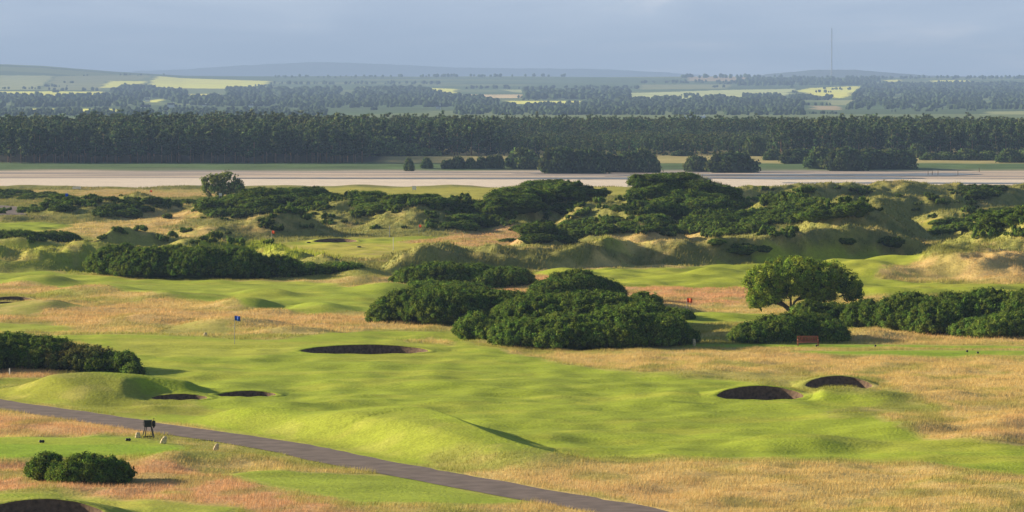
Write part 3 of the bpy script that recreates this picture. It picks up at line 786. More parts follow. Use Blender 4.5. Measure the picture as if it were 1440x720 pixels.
def gorse(spec, label, pr=0.26, leaf=0.085, nleaf=46, tint=GORSE, name='gorse_bush', group='dark gorse bushes among the near fairways', seed=0, cat='gorse bush'):
    """spec: list of (px, base py, top py, half width px, half depth m)"""
    rng = np.random.default_rng(100 + seed)
    L = []; X0 = Y0 = None
    for (px, pb, top, hw, hd) in spec:
        x, y = plane(px, pb); x = float(x); y = float(y) + hd * 0.85
        x = x * y / (y - hd * 0.85)
        g0 = float(hgt(np.array([x]), np.array([y]))[0]); s = scale_at(y)
        ztop = EYE - (top - YH) * y / F
        h = max(0.5, ztop - g0)
        if X0 is None: X0, Y0, Z0 = x, y, g0
        L.append((x - X0, y - Y0, g0 - Z0 + h * 0.16, hw / s, hd, h * 0.77))
    # lumpy secondary lobes
    L2 = list(L)
    for (cx, cy_, cz, rx, ry, rz) in L:
        for k in range(max(4, int(rx * 2.4))):
            a = rng.uniform(0, 2 * math.pi); e_ = rng.uniform(0.05, 1.0)
            dx, dy, dz = math.cos(a) * math.cos(e_), math.sin(a) * math.cos(e_), math.sin(e_)
            r_ = rng.uniform(0.18, 0.46) * min(rx, ry, rz * 1.3)
            L2.append((cx + dx * (rx - r_ * .6), cy_ + dy * (ry - r_ * .6), cz + dz * (rz - r_ * .75), r_ * 1.3, r_ * 1.2, r_))
    P, Nn, rad = lobe_puffs(L2, pr, rng=rng)
    gz = hgt(P[:, 0] + X0, P[:, 1] + Y0) - Z0
    keep = P[:, 2] > gz + 0.02
    P, Nn, rad = P[keep], Nn[keep], rad[keep]
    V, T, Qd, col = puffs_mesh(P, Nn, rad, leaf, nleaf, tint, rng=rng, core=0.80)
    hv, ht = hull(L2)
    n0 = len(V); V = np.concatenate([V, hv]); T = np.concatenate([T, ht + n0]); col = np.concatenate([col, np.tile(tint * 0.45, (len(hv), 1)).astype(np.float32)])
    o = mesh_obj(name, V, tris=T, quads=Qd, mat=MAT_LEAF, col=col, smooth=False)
    o.location = (X0, Y0, Z0)
    return tag(o, label, cat, group)

NG = 'dark gorse bushes among the near fairways'
gorse([(620, 404, 372, 52, 4), (585, 402, 380, 32, 3), (665, 400, 374, 34, 3.5)], 'dense gorse bush rising behind the central gorse thicket, its left back part', seed=1)
gorse([(715, 404, 378, 34, 3), (682, 405, 386, 26, 3)], 'rounded gorse bush left of the reddish grass hump', seed=2, tint=GORSE * 1.1)
gorse([(640, 412, 400, 40, 2), (600, 410, 398, 28, 2)], 'low strip of gorse under the back left bush', seed=21, tint=GORSE * 1.25)
gorse([(575, 455, 412, 44, 4), (630, 458, 408, 56, 5), (700, 455, 412, 56, 5), (540, 455, 428, 20, 3), (730, 450, 418, 36, 4), (640, 430, 404, 60, 5)], 'broad gorse bush forming the left wing of the central thicket', seed=3)
gorse([(810, 428, 383, 46, 4.5), (780, 430, 396, 32, 4), (848, 425, 396, 27, 3.5), (765, 430, 404, 22, 3)], 'tall gorse bush crowning the back of the central thicket', seed=4)
gorse([(760, 470, 418, 60, 6), (830, 470, 414, 74, 6.5), (890, 462, 424, 40, 5), (905, 440, 415, 20, 3), (740, 455, 425, 34, 4)], 'wide mid part of the central gorse thicket', seed=5, tint=GORSE * 1.08)
gorse([(740, 489, 452, 46, 4), (800, 491, 446, 62, 5), (870, 491, 440, 66, 5), (925, 490, 446, 42, 4.5), (895, 478, 430, 44, 4)], 'front row of the central gorse thicket above the tan rough', seed=6, tint=GORSE * 1.12)
gorse([(672, 478, 444, 31, 3), (705, 480, 450, 28, 3)], 'small round gorse bush at the left foot of the central thicket', seed=7, tint=GORSE * 1.2)
gorse([(962, 486, 466, 18, 2), (945, 487, 462, 14, 2)], 'gorse arm reaching right towards the pale stump', seed=8)
gorse([(940, 450, 437, 22, 2), (960, 451, 441, 12, 1.5)], 'small dark gorse bush right of the central thicket below the red flag', seed=9)
gorse([(1140, 482, 445, 42, 3.5), (1100, 484, 447, 42, 3.5), (1060, 485, 458, 30, 3), (1165, 484, 456, 24, 3)], 'gorse bush behind the wooden bench', seed=10)
gorse([(1165, 458, 430, 36, 4), (1140, 458, 425, 20, 3), (1195, 455, 432, 34, 4)], 'dark gorse bush under the right side of the windswept tree', seed=11, tint=GORSE * 0.9)
gorse([(1130, 452, 432, 18, 2)], 'light green shrub beside the trunk of the windswept tree', seed=12, tint=GORSE * 1.7)
gorse([(1225, 462, 425, 36, 4), (1280, 466, 417, 48, 5), (1205, 460, 438, 20, 3)], 'left end of the gorse hedge on the right', seed=13)
gorse([(1340, 470, 417, 50, 5.5), (1390, 470, 411, 50, 5.5), (1310, 471, 430, 30, 4)], 'high middle of the gorse hedge on the right', seed=14, tint=GORSE * 1.05)
gorse([(1450, 474, 412, 50, 5.5), (1500, 474, 414, 50, 5), (1425, 472, 430, 30, 4)], 'part of the gorse hedge cut by the right edge of the picture', seed=15)
gorse([(1375, 475, 452, 34, 2.5), (1410, 477, 446, 40, 2.5), (1445, 476, 440, 30, 2.5)], 'paler gorse clump in front of the hedge on the right', seed=16, tint=GORSE * 1.3)
gorse([(10, 520, 474, 45, 4.5), (60, 520, 478, 46, 4), (-40, 522, 474, 50, 5)], 'gorse bush at the left edge behind the green mound', seed=17)
gorse([(75, 521, 488, 48, 3), (120, 522, 491, 40, 3)], 'brownish green gorse bush in the middle of the left edge thicket', seed=18, tint=C(0.12, 0.135, 0.035))
gorse([(150, 523, 500, 32, 2.5), (175, 524, 498, 16, 2), (188, 527, 516, 10, 1)], 'gorse bush at the right tip of the left edge thicket', seed=19)
gorse([(68, 677, 642, 24, 1.6), (85, 681, 655, 16, 1.2)], 'smaller left bush of the pair by the near tee', seed=20, pr=0.17, leaf=0.065, nleaf=46)
gorse([(125, 683, 643, 34, 2.0), (155, 681, 648, 26, 1.8), (100, 684, 652, 20, 1.3)], 'larger right bush of the pair by the near tee', seed=22, pr=0.17, leaf=0.065, nleaf=46)
gorse([(170, 388, 347, 42, 5), (215, 392, 350, 50, 5), (150, 385, 356, 24, 4)], 'left part of the long gorse thicket on the bank', seed=23)
gorse([(280, 393, 350, 54, 5), (330, 393, 352, 46, 5), (250, 390, 347, 30, 4)], 'middle part of the long gorse thicket on the bank', seed=24)
gorse([(380, 392, 362, 46, 4), (345, 392, 358, 30, 4)], 'right part of the long gorse thicket on the bank', seed=25)
gorse([(425, 388, 371, 26, 3), (405, 390, 376, 20, 3)], 'low gorse bush just right of the long thicket on the bank', seed=26, tint=GORSE * 1.2)
gorse([(480, 387, 373, 30, 2.5), (455, 387, 375, 18, 2.5)], 'last low gorse bush at the right end of the bank', seed=27, tint=GORSE * 1.2)
gorse([(20, 343, 326, 40, 4), (75, 342, 327, 34, 4), (-30, 343, 326, 40, 4)], 'dark smooth bush at the left edge above the grassy bank', seed=28, tint=GORSE * 0.85)

# ------------------------------------------------------------------ gorse on the dunes: individual copies of a few bushes
def small_bush(seed, tint):
    rng = np.random.default_rng(seed)
    L = [(0, 0, 0.25, 1.3, 1.1, 0.95)]
    for k in range(7):
        a = rng.uniform(0, 6.28); L.append((math.cos(a) * 1.1, math.sin(a) * 1.0, 0.2, rng.uniform(0.35, 0.7), rng.uniform(0.35, 0.7), rng.uniform(0.5, 1.15)))
    P, Nn, rad = lobe_puffs(L, 0.21, rng=rng)
    P[:, 2] = np.maximum(P[:, 2], 0.05)
    V, T, Qd, col = puffs_mesh(P, Nn, rad, 0.075, 30, tint, rng=rng, icos=ICO0, core=0.8)
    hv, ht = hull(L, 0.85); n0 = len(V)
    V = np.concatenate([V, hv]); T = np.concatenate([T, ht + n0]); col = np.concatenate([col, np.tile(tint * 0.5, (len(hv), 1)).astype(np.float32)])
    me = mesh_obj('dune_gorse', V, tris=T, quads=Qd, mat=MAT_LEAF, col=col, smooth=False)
    return me
DG = [small_bush(300 + i, GORSE * f) for i, f in enumerate((0.85, 1.0, 1.15, 1.3, 0.95))]
DG_used = [False] * len(DG)
# (count, polygon px, size, group/label)
PATCH = [
    (26, [(-5, 272), (30, 270), (80, 276), (90, 281), (40, 282), (-5, 282)], 1.5, 'dark gorse bush on the far left dune below the shore', 'gorse on the far left dune'),
    (14, [(44, 298), (70, 290), (130, 279), (120, 288), (75, 298), (50, 300)], 1.3, 'low gorse bush on the slope by the grey side path', 'gorse on the slope by the side path'),
    (14, [(130, 302), (165, 296), (185, 286), (202, 296), (175, 306), (140, 306)], 1.3, 'gorse bush in the clump on the tan slope left of the lone tree', 'gorse clump on the tan slope'),
    (14, [(178, 281), (240, 284), (290, 278), (320, 282), (250, 290), (190, 286)], 1.1, 'gorse bush in the dark line left of the lone round tree', 'gorse line left of the lone tree'),
    (56, [(300, 300), (330, 278), (360, 270), (440, 272), (470, 280), (430, 300), (360, 304), (290, 306)], 1.5, 'gorse bush on the broad hillside right of the lone round tree', 'gorse on the hillside by the lone tree'),
    (30, [(470, 276), (560, 276), (660, 282), (650, 300), (590, 296), (520, 306), (490, 314), (485, 310), (520, 292), (480, 290)], 1.3, 'scattered gorse bush on the low dunes in the middle distance', 'gorse on the low middle dunes'),
    (58, [(625, 324), (690, 285), (760, 260), (850, 262), (855, 272), (800, 300), (740, 300), (690, 322)], 1.6, 'dark gorse bush running down the dune left of the tallest dune', 'gorse on the dune left of the tallest one'),
    (52, [(875, 300), (890, 270), (920, 250), (960, 250), (1010, 270), (1045, 290), (1000, 305), (930, 305), (880, 306)], 1.7, 'dark gorse bush covering the tallest dune', 'gorse on the tallest dune'),
    (28, [(700, 345), (740, 322), (800, 312), (860, 308), (960, 312), (960, 325), (860, 330), (790, 345), (740, 345)], 1.3, 'gorse bush in the hollow below the tallest dune', 'gorse in the hollow below the tallest dune'),
    (50, [(962, 312), (1000, 302), (1090, 300), (1110, 308), (1060, 326), (1000, 334), (965, 330)], 1.2, 'gorse bush on the sunny slope right of the tallest dune', 'gorse on the sunny slope'),
    (30, [(1060, 282), (1130, 280), (1150, 290), (1240, 296), (1240, 302), (1180, 308), (1120, 318), (1100, 300)], 1.3, 'gorse bush on top of the large right dune', 'gorse on the large right dune'),
    (16, [(1360, 268), (1400, 264), (1395, 278), (1366, 276)], 1.4, 'black green gorse bush in the gap by the shore', 'gorse in the gap by the shore'),
    (14, [(1310, 328), (1350, 312), (1385, 310), (1360, 322), (1320, 336)], 1.3, 'gorse bush at the foot of the far right dune', 'gorse at the foot of the far right dune'),
    (14, [(1385, 300), (1440, 296), (1440, 318), (1400, 320)], 1.4, 'dark gorse bush on the shoulder of the far right dune', 'gorse on the shoulder of the far right dune'),
    (10, [(960, 368), (1100, 350), (1290, 350), (1200, 342), (1000, 350)], 1.0, 'dark shrub at the shaded foot of the dune wall', 'shrubs at the foot of the dune wall'),
]
for cnt, P, size, lab, grp in PATCH:
    cnt = max(6, int(cnt * 0.66)); size *= 1.0
    P = np.array(P, float); lo = P.min(0); hi = P.max(0)
    pts = []
    tries = 0
    while len(pts) < cnt and tries < 6000:
        tries += 1
        q = (random.uniform(lo[0], hi[0]), random.uniform(lo[1], hi[1]))
        if pip(np.array([q[0]]), np.array([q[1]]), P)[0] and all(abs(q[0] - r_[0]) + 2.2 * abs(q[1] - r_[1]) > 5 for r_ in pts): pts.append(q)
    if not pts: continue
    pts = np.array(pts); x, y, z = hit(pts[:, 0], pts[:, 1])
    for i in range(len(x)):
        if y[i] > 880 or y[i] < 440: continue
        k = random.randrange(len(DG)); s = size * random.uniform(0.55, 1.2)
        sxyz = (s * random.uniform(0.9, 1.4), s * random.uniform(0.9, 1.3), s * random.uniform(0.38, 0.7))
        loc = (float(x[i]), float(y[i]), float(z[i]) - 0.15)
        if not DG_used[k]:
            o = DG[k]; DG_used[k] = True; o.location = loc; o.scale = sxyz; o.rotation_euler = (0, 0, random.uniform(0, 6.28)); tag(o, lab, 'gorse bush', grp)
        else:
            copy_tree(DG[k], loc, random.uniform(0, 6.28), sxyz, lab, grp, 'gorse bush')

def scrub():
    rng = np.random.default_rng(55); pts = []
    for cnt, P, size, lab, grp in PATCH:
        P = np.array(P, float); lo = P.min(0) - 6; hi = P.max(0) + 6
        q = np.stack([rng.uniform(lo[0], hi[0], cnt * 9), rng.uniform(lo[1], hi[1], cnt * 9)], 1)
        c = P.mean(0); k = pip(c[0] + (q[:, 0] - c[0]) / 1.08, c[1] + (q[:, 1] - c[1]) / 1.1, P); pts.append(q[k][:cnt * 4])
    q = np.stack([rng.uniform(-40, 1480, 2600), rng.uniform(262, 345, 2600)], 1)
    q = q[(noise(q[:, 0] / 26, q[:, 1] / 7, 61) > 0.2) & (q[:, 1] > 268)]
    pts.append(q); pts = np.concatenate(pts); pts = pts[~((pts[:, 0] > 1120) & (pts[:, 0] < 1310) & (pts[:, 1] > 298)) & ~((pts[:, 0] > 560) & (pts[:, 1] > 336))]; x, y, z = hit(pts[:, 0], pts[:, 1])
    hz_ = hgt(x, y); _, ln = ground_colour(x, y)
    keep = (y > 470) & (y < 870) & (hz_ > 0.7) & (ln > 0.2); x, y, z = x[keep], y[keep], z[keep]; n = len(x)
    protos = []
    for i in range(5):
        m = 13; a = rng.uniform(0, 6.28, m); r_ = np.sqrt(rng.random(m)) * 0.75
        P = np.stack([np.cos(a) * r_, np.sin(a) * r_, 0.15 + 0.35 * rng.random(m)], 1)
        protos.append(puffs_mesh(P, P * 0 + np.array([0, 0, .6]), rng.uniform(0.18, 0.34, m), 0.085, 12, GORSE, core=0.85, icos=ICO0, rng=rng))
    Vs, Ts, Qs, Cs = [], [], [], []; off = 0; kk = rng.integers(0, 5, n)
    for i, (V, T, Qd, col) in enumerate(protos):
        s = np.nonzero(kk == i)[0]; m = len(s); nv = len(V); an = rng.uniform(0, 6.28, m); c, sn = np.cos(an), np.sin(an); sz = rng.uniform(0.6, 1.35, m)
        X = (V[None, :, 0] * c[:, None] - V[None, :, 1] * sn[:, None]) * sz[:, None] + x[s][:, None]
        Y = (V[None, :, 0] * sn[:, None] + V[None, :, 1] * c[:, None]) * sz[:, None] + y[s][:, None]
        Z = V[None, :, 2] * (sz * rng.uniform(0.7, 1.2, m))[:, None] + z[s][:, None] - .05
        Vs.append(np.stack([X, Y, Z], -1).reshape(-1, 3)); o = (np.arange(m) * nv)[:, None, None] + off
        Ts.append((T[None] + o).reshape(-1, 3)); Qs.append((Qd[None] + o).reshape(-1, 4)); Cs.append((col[None] * rng.uniform(0.75, 1.5, (m, 1, 1))).reshape(-1, 3)); off += m * nv
    o = mesh_obj('scrub', np.concatenate(Vs), tris=np.concatenate(Ts), quads=np.concatenate(Qs), mat=MAT_LEAF, col=np.concatenate(Cs).astype(np.float32), smooth=False)
    tag(o, 'low green scrub speckling the far dunes', 'scrub', kind='stuff'); print('scrub', n)
scrub()

# ------------------------------------------------------------------ broadleaved trees
def wind_tree():
    bx, by, bz = [float(v[0]) for v in hit([1119], [443])]
    by = 383.0; bx = float(ray(1119, 443)[0]) * by; bz = float(hgt(np.array([bx]), np.array([by]))[0])
    s = scale_at(by); dz = (EYE - bz) * s / 1.0
    t = empty('windswept_tree', (bx, by, bz), 'windswept round-headed green tree with a leaning forked trunk beside the gorse', 'tree')
    tr = [tube([(0.15, 0, -0.3), (-0.35, 0, 0.35), (-1.0, .1, 0.9), (-1.7, .1, 1.5), (-2.2, .2, 2.4), (-2.4, .3, 3.4)], [0.30, 0.24, 0.20, 0.15, 0.10, 0.05], 10)]
    br = [[(-0.3, 0, 0.3), (-0.45, -.2, 1.0), (-0.5, -.3, 2.0), (-0.1, -.4, 3.2)], [(-0.35, 0, 0.45), (-0.1, .3, 1.2), (0.8, .5, 2.0), (1.8, .6, 2.9)],
          [(0.1, .4, 1.4), (1.4, .2, 1.7), (3.0, 0, 2.2), (4.4, -.1, 2.8)], [(-1.0, 0, 0.9), (-1.9, -.6, 1.2), (-2.9, -.9, 1.6), (-3.5, -1, 2.3)],
          [(-1.7, 0, 1.5), (-2.6, .6, 2.2), (-3.2, .8, 3.2)], [(-.5, -.3, 1.6), (-1.2, -1.1, 2.4), (-1.5, -1.6, 3.4)], [(.8, .5, 2.0), (1.1, 1.5, 2.8), (1.2, 1.8, 3.6)], [(1.4, .2, 1.7), (2.2, -1, 2.4), (2.8, -1.5, 3.0)]]
    tr += [tube(b, list(np.linspace(0.16 - 0.02 * (i % 3), 0.035, len(b))), 8) for i, b in enumerate(br)]
    part('trunk', tr, MAT_BARK, t, True)
    rng = np.random.default_rng(5)
    L = [(-2.3, 0, 3.35, 1.75, 2.5, 1.6), (-0.2, 0, 3.75, 2.2, 2.9, 1.45), (2.2, 0, 3.35, 2.2, 2.7, 1.35), (4.2, 0, 2.75, 1.35, 1.9, 1.05), (-3.1, 0, 2.1, 0.95, 1.6, 0.8), (0.8, -.5, 2.6, 1.3, 1.6, .5), (-1.3, -.8, 2.5, 1.2, 1.4, .6), (-3.3, -.3, 1.35, 0.8, 1.2, 0.5), (1.9, -.3, 1.95, 1.4, 1.7, .65), (-2.2, -.8, 1.8, 0.9, 1.0, 0.5), (5.1, 0, 1.9, .7, .45, .34), (-3.6, 0, 3.2, .7, 1.2, .7)]
    P, Nn, rad = lobe_puffs(L, 0.34, 0.95, rng, below=0.75)
    rad *= 0.9
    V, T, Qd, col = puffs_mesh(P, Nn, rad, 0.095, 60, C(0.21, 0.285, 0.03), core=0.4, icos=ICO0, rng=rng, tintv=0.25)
    # inner leaves
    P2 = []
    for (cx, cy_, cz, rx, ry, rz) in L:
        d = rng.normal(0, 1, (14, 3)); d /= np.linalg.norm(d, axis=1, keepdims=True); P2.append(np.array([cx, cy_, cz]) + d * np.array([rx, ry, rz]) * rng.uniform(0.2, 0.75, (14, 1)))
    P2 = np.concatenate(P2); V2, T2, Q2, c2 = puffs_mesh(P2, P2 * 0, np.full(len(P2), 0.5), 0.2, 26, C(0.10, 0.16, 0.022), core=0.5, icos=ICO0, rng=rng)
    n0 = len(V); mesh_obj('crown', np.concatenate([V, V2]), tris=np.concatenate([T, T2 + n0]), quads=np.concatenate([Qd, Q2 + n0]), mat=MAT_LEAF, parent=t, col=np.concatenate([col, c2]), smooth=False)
wind_tree()
def lone_tree():
    by = 815.0; bx = (312 - 720) * by / F; bz = float(hgt(np.array([bx]), np.array([by]))[0]) - 0.4
    t = empty('round_tree', (bx, by, bz), 'lone round green tree standing before the pale beach', 'tree')
    part('trunk', [tube([(0, 0, -.3), (.1, 0, 1), (0, .1, 2.6)], [.28, .2, .1]), tube([(.05, 0, .8), (1.2, 0, 1.6), (2, 0, 2.6)], [.14, .1, .05]), tube([(.05, 0, .8), (-1.2, 0, 1.7), (-1.8, 0, 2.6)], [.14, .1, .05])], MAT_BARK, t, True)
    rng = np.random.default_rng(8)
    L = [(-1.6, 0, 2.5, 1.9, 2.2, 1.9), (0.6, 0, 2.9, 2.2, 2.4, 1.9), (2.4, 0, 2.0, 1.5, 1.9, 1.5), (0, -.6, 1.6, 2.8, 2.0, 1.2)]
    P, Nn, rad = lobe_puffs(L, 0.45, 0.85, rng, below=0.5)
    V, T, Qd, col = puffs_mesh(P, Nn, rad, 0.22, 26, C(0.16, 0.21, 0.04), core=0.5, icos=ICO0, rng=rng)
    mesh_obj('crown', V, tris=T, quads=Qd, mat=MAT_LEAF, parent=t, col=col, smooth=False)
lone_tree()

# ------------------------------------------------------------------ pine forest
def pine_proto(seed, h=12.0, crown0=0.4, w_=2.0, tint=C(0.040, 0.070, 0.026), nleaf=12, npf=44, conic=0.4):
    rng = np.random.default_rng(seed)
    n = npf; f = rng.random(n) ** 0.8
    zc = h * (crown0 + (1 - crown0) * f)
    rmax = w_ * (1 - conic * f ** 1.5) * np.sqrt(np.clip(1.04 - ((f - 0.35) / 0.72) ** 2, 0.05, 1))
    a = rng.uniform(0, 6.28, n); r_ = rmax * np.sqrt(rng.random(n)) 
    P = np.stack([np.cos(a) * r_, np.sin(a) * r_, zc], 1); Nn = np.stack([np.cos(a) * .6, np.sin(a) * .6, 0 * a + .5], 1)
    rad = rng.uniform(0.7, 1.25, n) * (1.15 - 0.55 * f)
    return puffs_mesh(P, Nn, rad, 0.42, int(nleaf * 1.5), tint, core=0.75, icos=ICO0, rng=rng, flat=0.75, elong=1.5, tintv=0.3)
def make_pine(seed, h, crown0, w_, tint, conic, name='pine_tree'):
    t = empty(name, (0, 0, 0))
    V, T, Qd, col = pine_proto(seed, h, crown0, w_, tint, conic=conic)
    mesh_obj('crown', V, tris=T, quads=Qd, mat=MAT_PINE, parent=t, col=col, smooth=False)
    parts = [tube([(0, 0, -.5), (0.06, 0, h * .5), (0, .1, h * .85)], [0.2, 0.15, 0.06], 6)]
    rng = np.random.default_rng(seed + 50)
    for k in range(5):
        z0 = h * rng.uniform(0.15, crown0 + 0.15); a = rng.uniform(0, 6.28); l = rng.uniform(0.6, 1.5)
        parts.append(tube([(0, 0, z0), (math.cos(a) * l, math.sin(a) * l, z0 + 0.3)], [0.05, 0.02], 4))
    part('trunk', parts, MAT_PINEBARK, t, True)
    return t
PT = C(0.072, 0.112, 0.034)
PROT = {'pine': [make_pine(400 + i, 12, 0.30, 2.1, PT * f, 0.35) for i, f in enumerate((0.9, 1.0, 1.1, 1.2))],
        'dense': [make_pine(420 + i, 12, 0.05, (3.1, 2.7, 3.5, 2.4)[i], PT * f, (0.5, 0.8, 0.35, 0.9)[i]) for i, f in enumerate((0.9, 1.1, 1.3, 1.0))]}
PROT['pine'] += [make_pine(440, 12, 0.22, 2.8, PT * 1.3, 0.2)]
used = set()
def place_pine(kind, px, y, h, lab, grp, z=None):
    x = (px - 720) * y / F; z = float(hgt(np.array([x]), np.array([y]))[0])
    k = random.randrange(len(PROT[kind])); o = PROT[kind][k]; s = h / 12.0
    sx = s * random.uniform(0.85, 1.25)
    if (kind, k) not in used:
        used.add((kind, k)); o.location = (x, y, z - .1); o.scale = (sx, sx, s); o.rotation_euler = (0, 0, random.uniform(0, 6.28)); tag(o, lab, 'pine tree', grp)
    else: copy_tree(o, (x, y, z - .1), random.uniform(0, 6.28), (sx, sx, s), lab, grp, 'pine tree')
for row, (yd, stp, hh) in enumerate(((1332, 15, 10.9), (1339, 17, 11.2), (1347, 17, 11.6))):
    px = -30 + row * 6
    while px < 512 - row * 2:
        place_pine('pine', px + random.uniform(-4, 4), yd + random.uniform(-3, 3), hh * random.uniform(0.80, 1.10), 'tall bare-trunked pine tree in the dark plantation on the left', 'pine trees at the front of the left plantation')
        px += stp
def pines_line(x0, x1, y, stp, h, kind, lab, grp):
    px = x0
    while px < x1:
        place_pine(kind, px + random.uniform(-4, 4), y + random.uniform(-4, 4), h * random.uniform(0.86, 1.12), lab, grp); px += stp
pines_line(520, 690, 1428, 14, 10.6, 'dense', 'tall dense conifer beyond the meadow right of the left plantation', 'tall conifers in the middle beyond the meadow')
pines_line(527, 690, 1436, 16, 11.0, 'dense', 'tall dense conifer beyond the meadow right of the left plantation', 'tall conifers in the middle beyond the meadow')
pines_line(690, 1085, 1428, 11, 5.6, 'dense', 'young conifer in the low front row of the middle plantation', 'young conifers along the meadow')
pines_line(1085, 1470, 1432, 15, 9.6, 'dense', 'tall conifer in the plantation on the right', 'tall conifers on the right')
pines_line(1092, 1470, 1440, 15, 10.4, 'dense', 'tall conifer in the plantation on the right', 'tall conifers on the right')
# the rest of the forest as one mass
def forest_mass():
    rng = np.random.default_rng(77)
    protos = [pine_proto(500 + i, 12, (0.22, 0.1)[i % 2], (2.6, 3.4, 2.8, 3.6)[i], PT * f, nleaf=7, npf=15) for i, f in enumerate((0.95, 1.1, 1.25, 1.4))]
    for i, p in enumerate(protos): protos[i] = p
    pos = []
    for y in np.arange(1354, 1960, 4.4):
        for px in np.arange(-60, 1500, 3.6 * F / y):
            x = (px + rng.uniform(-11, 11) - 720) * y / F; yv = y + rng.uniform(-3, 3); p = 720 + x * F / yv
            if p < 515:
                if yv > 1700: continue
                h = 11.0 + 0.8 * noise(np.array([x / 14]), np.array([yv / 14]), 3)[0]
            else:
                if yv < 1444: continue
                if 690 < p < 1085 and yv < 1690: h = 5.6
                else: h = 9.4 if yv > 1600 else 10.2
                if 515 < p < 700 and yv < 1700: h = 10.6
                if yv > 1900: continue
                if (p < 690 or p > 1085) and 1500 < yv < 1860 and rng.random() < 0.4: continue
            h *= rng.uniform(0.82, 1.1) * (1.0 + 0.16 * float(noise(np.array([x / 9]), np.array([yv / 30]), 33)[0])) * (1.12 if rng.random() < 0.05 else 1)
            h *= 1 + 0.13 * float(noise(np.array([x / 33]), np.array([yv / 60]), 34)[0])
            if noise(np.array([x / 7]), np.array([yv / 12]), 35)[0] > 0.55: continue
            pos.append((x, yv, h))
    Vs, Ts, Qs, Cs = [], [], [], []; off = 0
    pos = np.array(pos); kk = rng.integers(0, len(protos), len(pos)); gz = hgt(pos[:, 0], pos[:, 1])
    for i, (V, T, Qd, col) in enumerate(protos):
        s = np.nonzero(kk == i)[0]; m = len(s); n = len(V)
        an = rng.uniform(0, 6.28, m); c, sn = np.cos(an), np.sin(an); sc_ = pos[s, 2] / 12
        wsc = np.maximum(sc_, 0.75)
        X = (V[None, :, 0] * c[:, None] - V[None, :, 1] * sn[:, None]) * wsc[:, None] + pos[s, 0][:, None]
        Y = (V[None, :, 0] * sn[:, None] + V[None, :, 1] * c[:, None]) * wsc[:, None] + pos[s, 1][:, None]
        Z = V[None, :, 2] * sc_[:, None] + gz[s][:, None]
        Vs.append(np.stack([X, Y, Z], -1).reshape(-1, 3)); o = (np.arange(m) * n)[:, None, None] + off
        Ts.append((T[None] + o).reshape(-1, 3)); Qs.append((Qd[None] + o).reshape(-1, 4))
        tv = rng.uniform(0.75, 1.35, m) * (1 + 0.5 * noise(pos[s, 0] / 16, pos[s, 1] / 30, 36)); tw = np.ones((m, 1, 3)); tw[:, 0, 0] = 1 + 0.35 * noise(pos[s, 0] / 11, pos[s, 1] / 20, 37)
        Cs.append((col[None] * tv[:, None, None] * tw).reshape(-1, 3)); off += m * n
    o = mesh_obj('forest', np.concatenate(Vs), tris=np.concatenate(Ts), quads=np.concatenate(Qs), mat=MAT_PINE, col=np.concatenate(Cs).astype(np.float32), smooth=False)
    tag(o, 'mass of conifer tops stretching back behind the front rows', 'forest', kind='stuff')
    print('forest trees', len(pos))
forest_mass()

# shrubs on the meadow before the forest
SH = []
def shrub_proto(seed, tint):
    rng = np.random.default_rng(seed); L = [(0, 0, 0.3, 1, 0.9, 0.8), (0.7, 0, 0.2, 0.6, 0.6, 0.6), (-0.6, 0.1, 0.2, 0.65, 0.6, 0.65)]
    P, Nn, rad = lobe_puffs(L, 0.24, rng=rng)
    V, T, Qd, col = puffs_mesh(P, Nn, rad, 0.16, 14, tint, rng=rng, icos=ICO0, core=0.9, elong=1.3)
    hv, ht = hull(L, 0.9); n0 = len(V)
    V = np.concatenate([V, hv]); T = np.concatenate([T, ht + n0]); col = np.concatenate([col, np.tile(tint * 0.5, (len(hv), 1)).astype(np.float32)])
    return mesh_obj('shrub', V, tris=T, quads=Qd, mat=MAT_LEAF, col=col, smooth=False)
SHP = [shrub_proto(600 + i, C(0.10, 0.145, 0.04) * f) for i, f in enumerate((0.8, 1.1, 1.7))]; SPu = [False] * 3
shr = [(545, 211, 198, 24, 2, 'lit'), (580, 213, 206, 20, 2, 'lit'), (605, 219, 211, 14, 2, 'lit'), (575, 232, 226, 6, 1, ''), (600, 231, 225, 7, 1, ''), (626, 231, 227, 5, 0, ''), (634, 231, 226, 6, 0, ''), (645, 231, 223, 9, 0, ''), (662, 231, 225, 7, 1, ''), (677, 231, 223, 7, 0, ''), (690, 231, 222, 7, 0, ''), (701, 231, 221, 7, 0, ''),  # shrubs tagged lit take the palest tint, sunlight put into their colour
       (735, 231, 215, 22, 1, ''), (790, 235, 214, 26, 0, ''), (825, 235, 216, 26, 0, ''), (850, 234, 219, 18, 0, ''), (885, 234, 218, 22, 0, ''), (905, 234, 217, 18, 1, ''), (960, 219, 213, 14, 1, ''), (980, 233, 223, 16, 0, ''), (1030, 234, 219, 30, 0, ''), (1060, 220, 197, 13, 0, ''), (1087, 225, 214, 12, 1, ''), (1125, 228, 213, 24, 0, ''), (1155, 231, 214, 20, 1, ''), (1190, 232, 214, 24, 0, ''), (1225, 231, 215, 24, 0, ''), (1260, 231, 215, 24, 0, ''),
       (1290, 223, 207, 12, 1, ''), (1310, 225, 217, 14, 1, ''), (1330, 225, 216, 12, 2, ''), (1360, 225, 213, 16, 1, ''), (1390, 225, 215, 14, 2, ''), (1420, 227, 214, 16, 1, ''), (1445, 226, 213, 14, 2, '')]
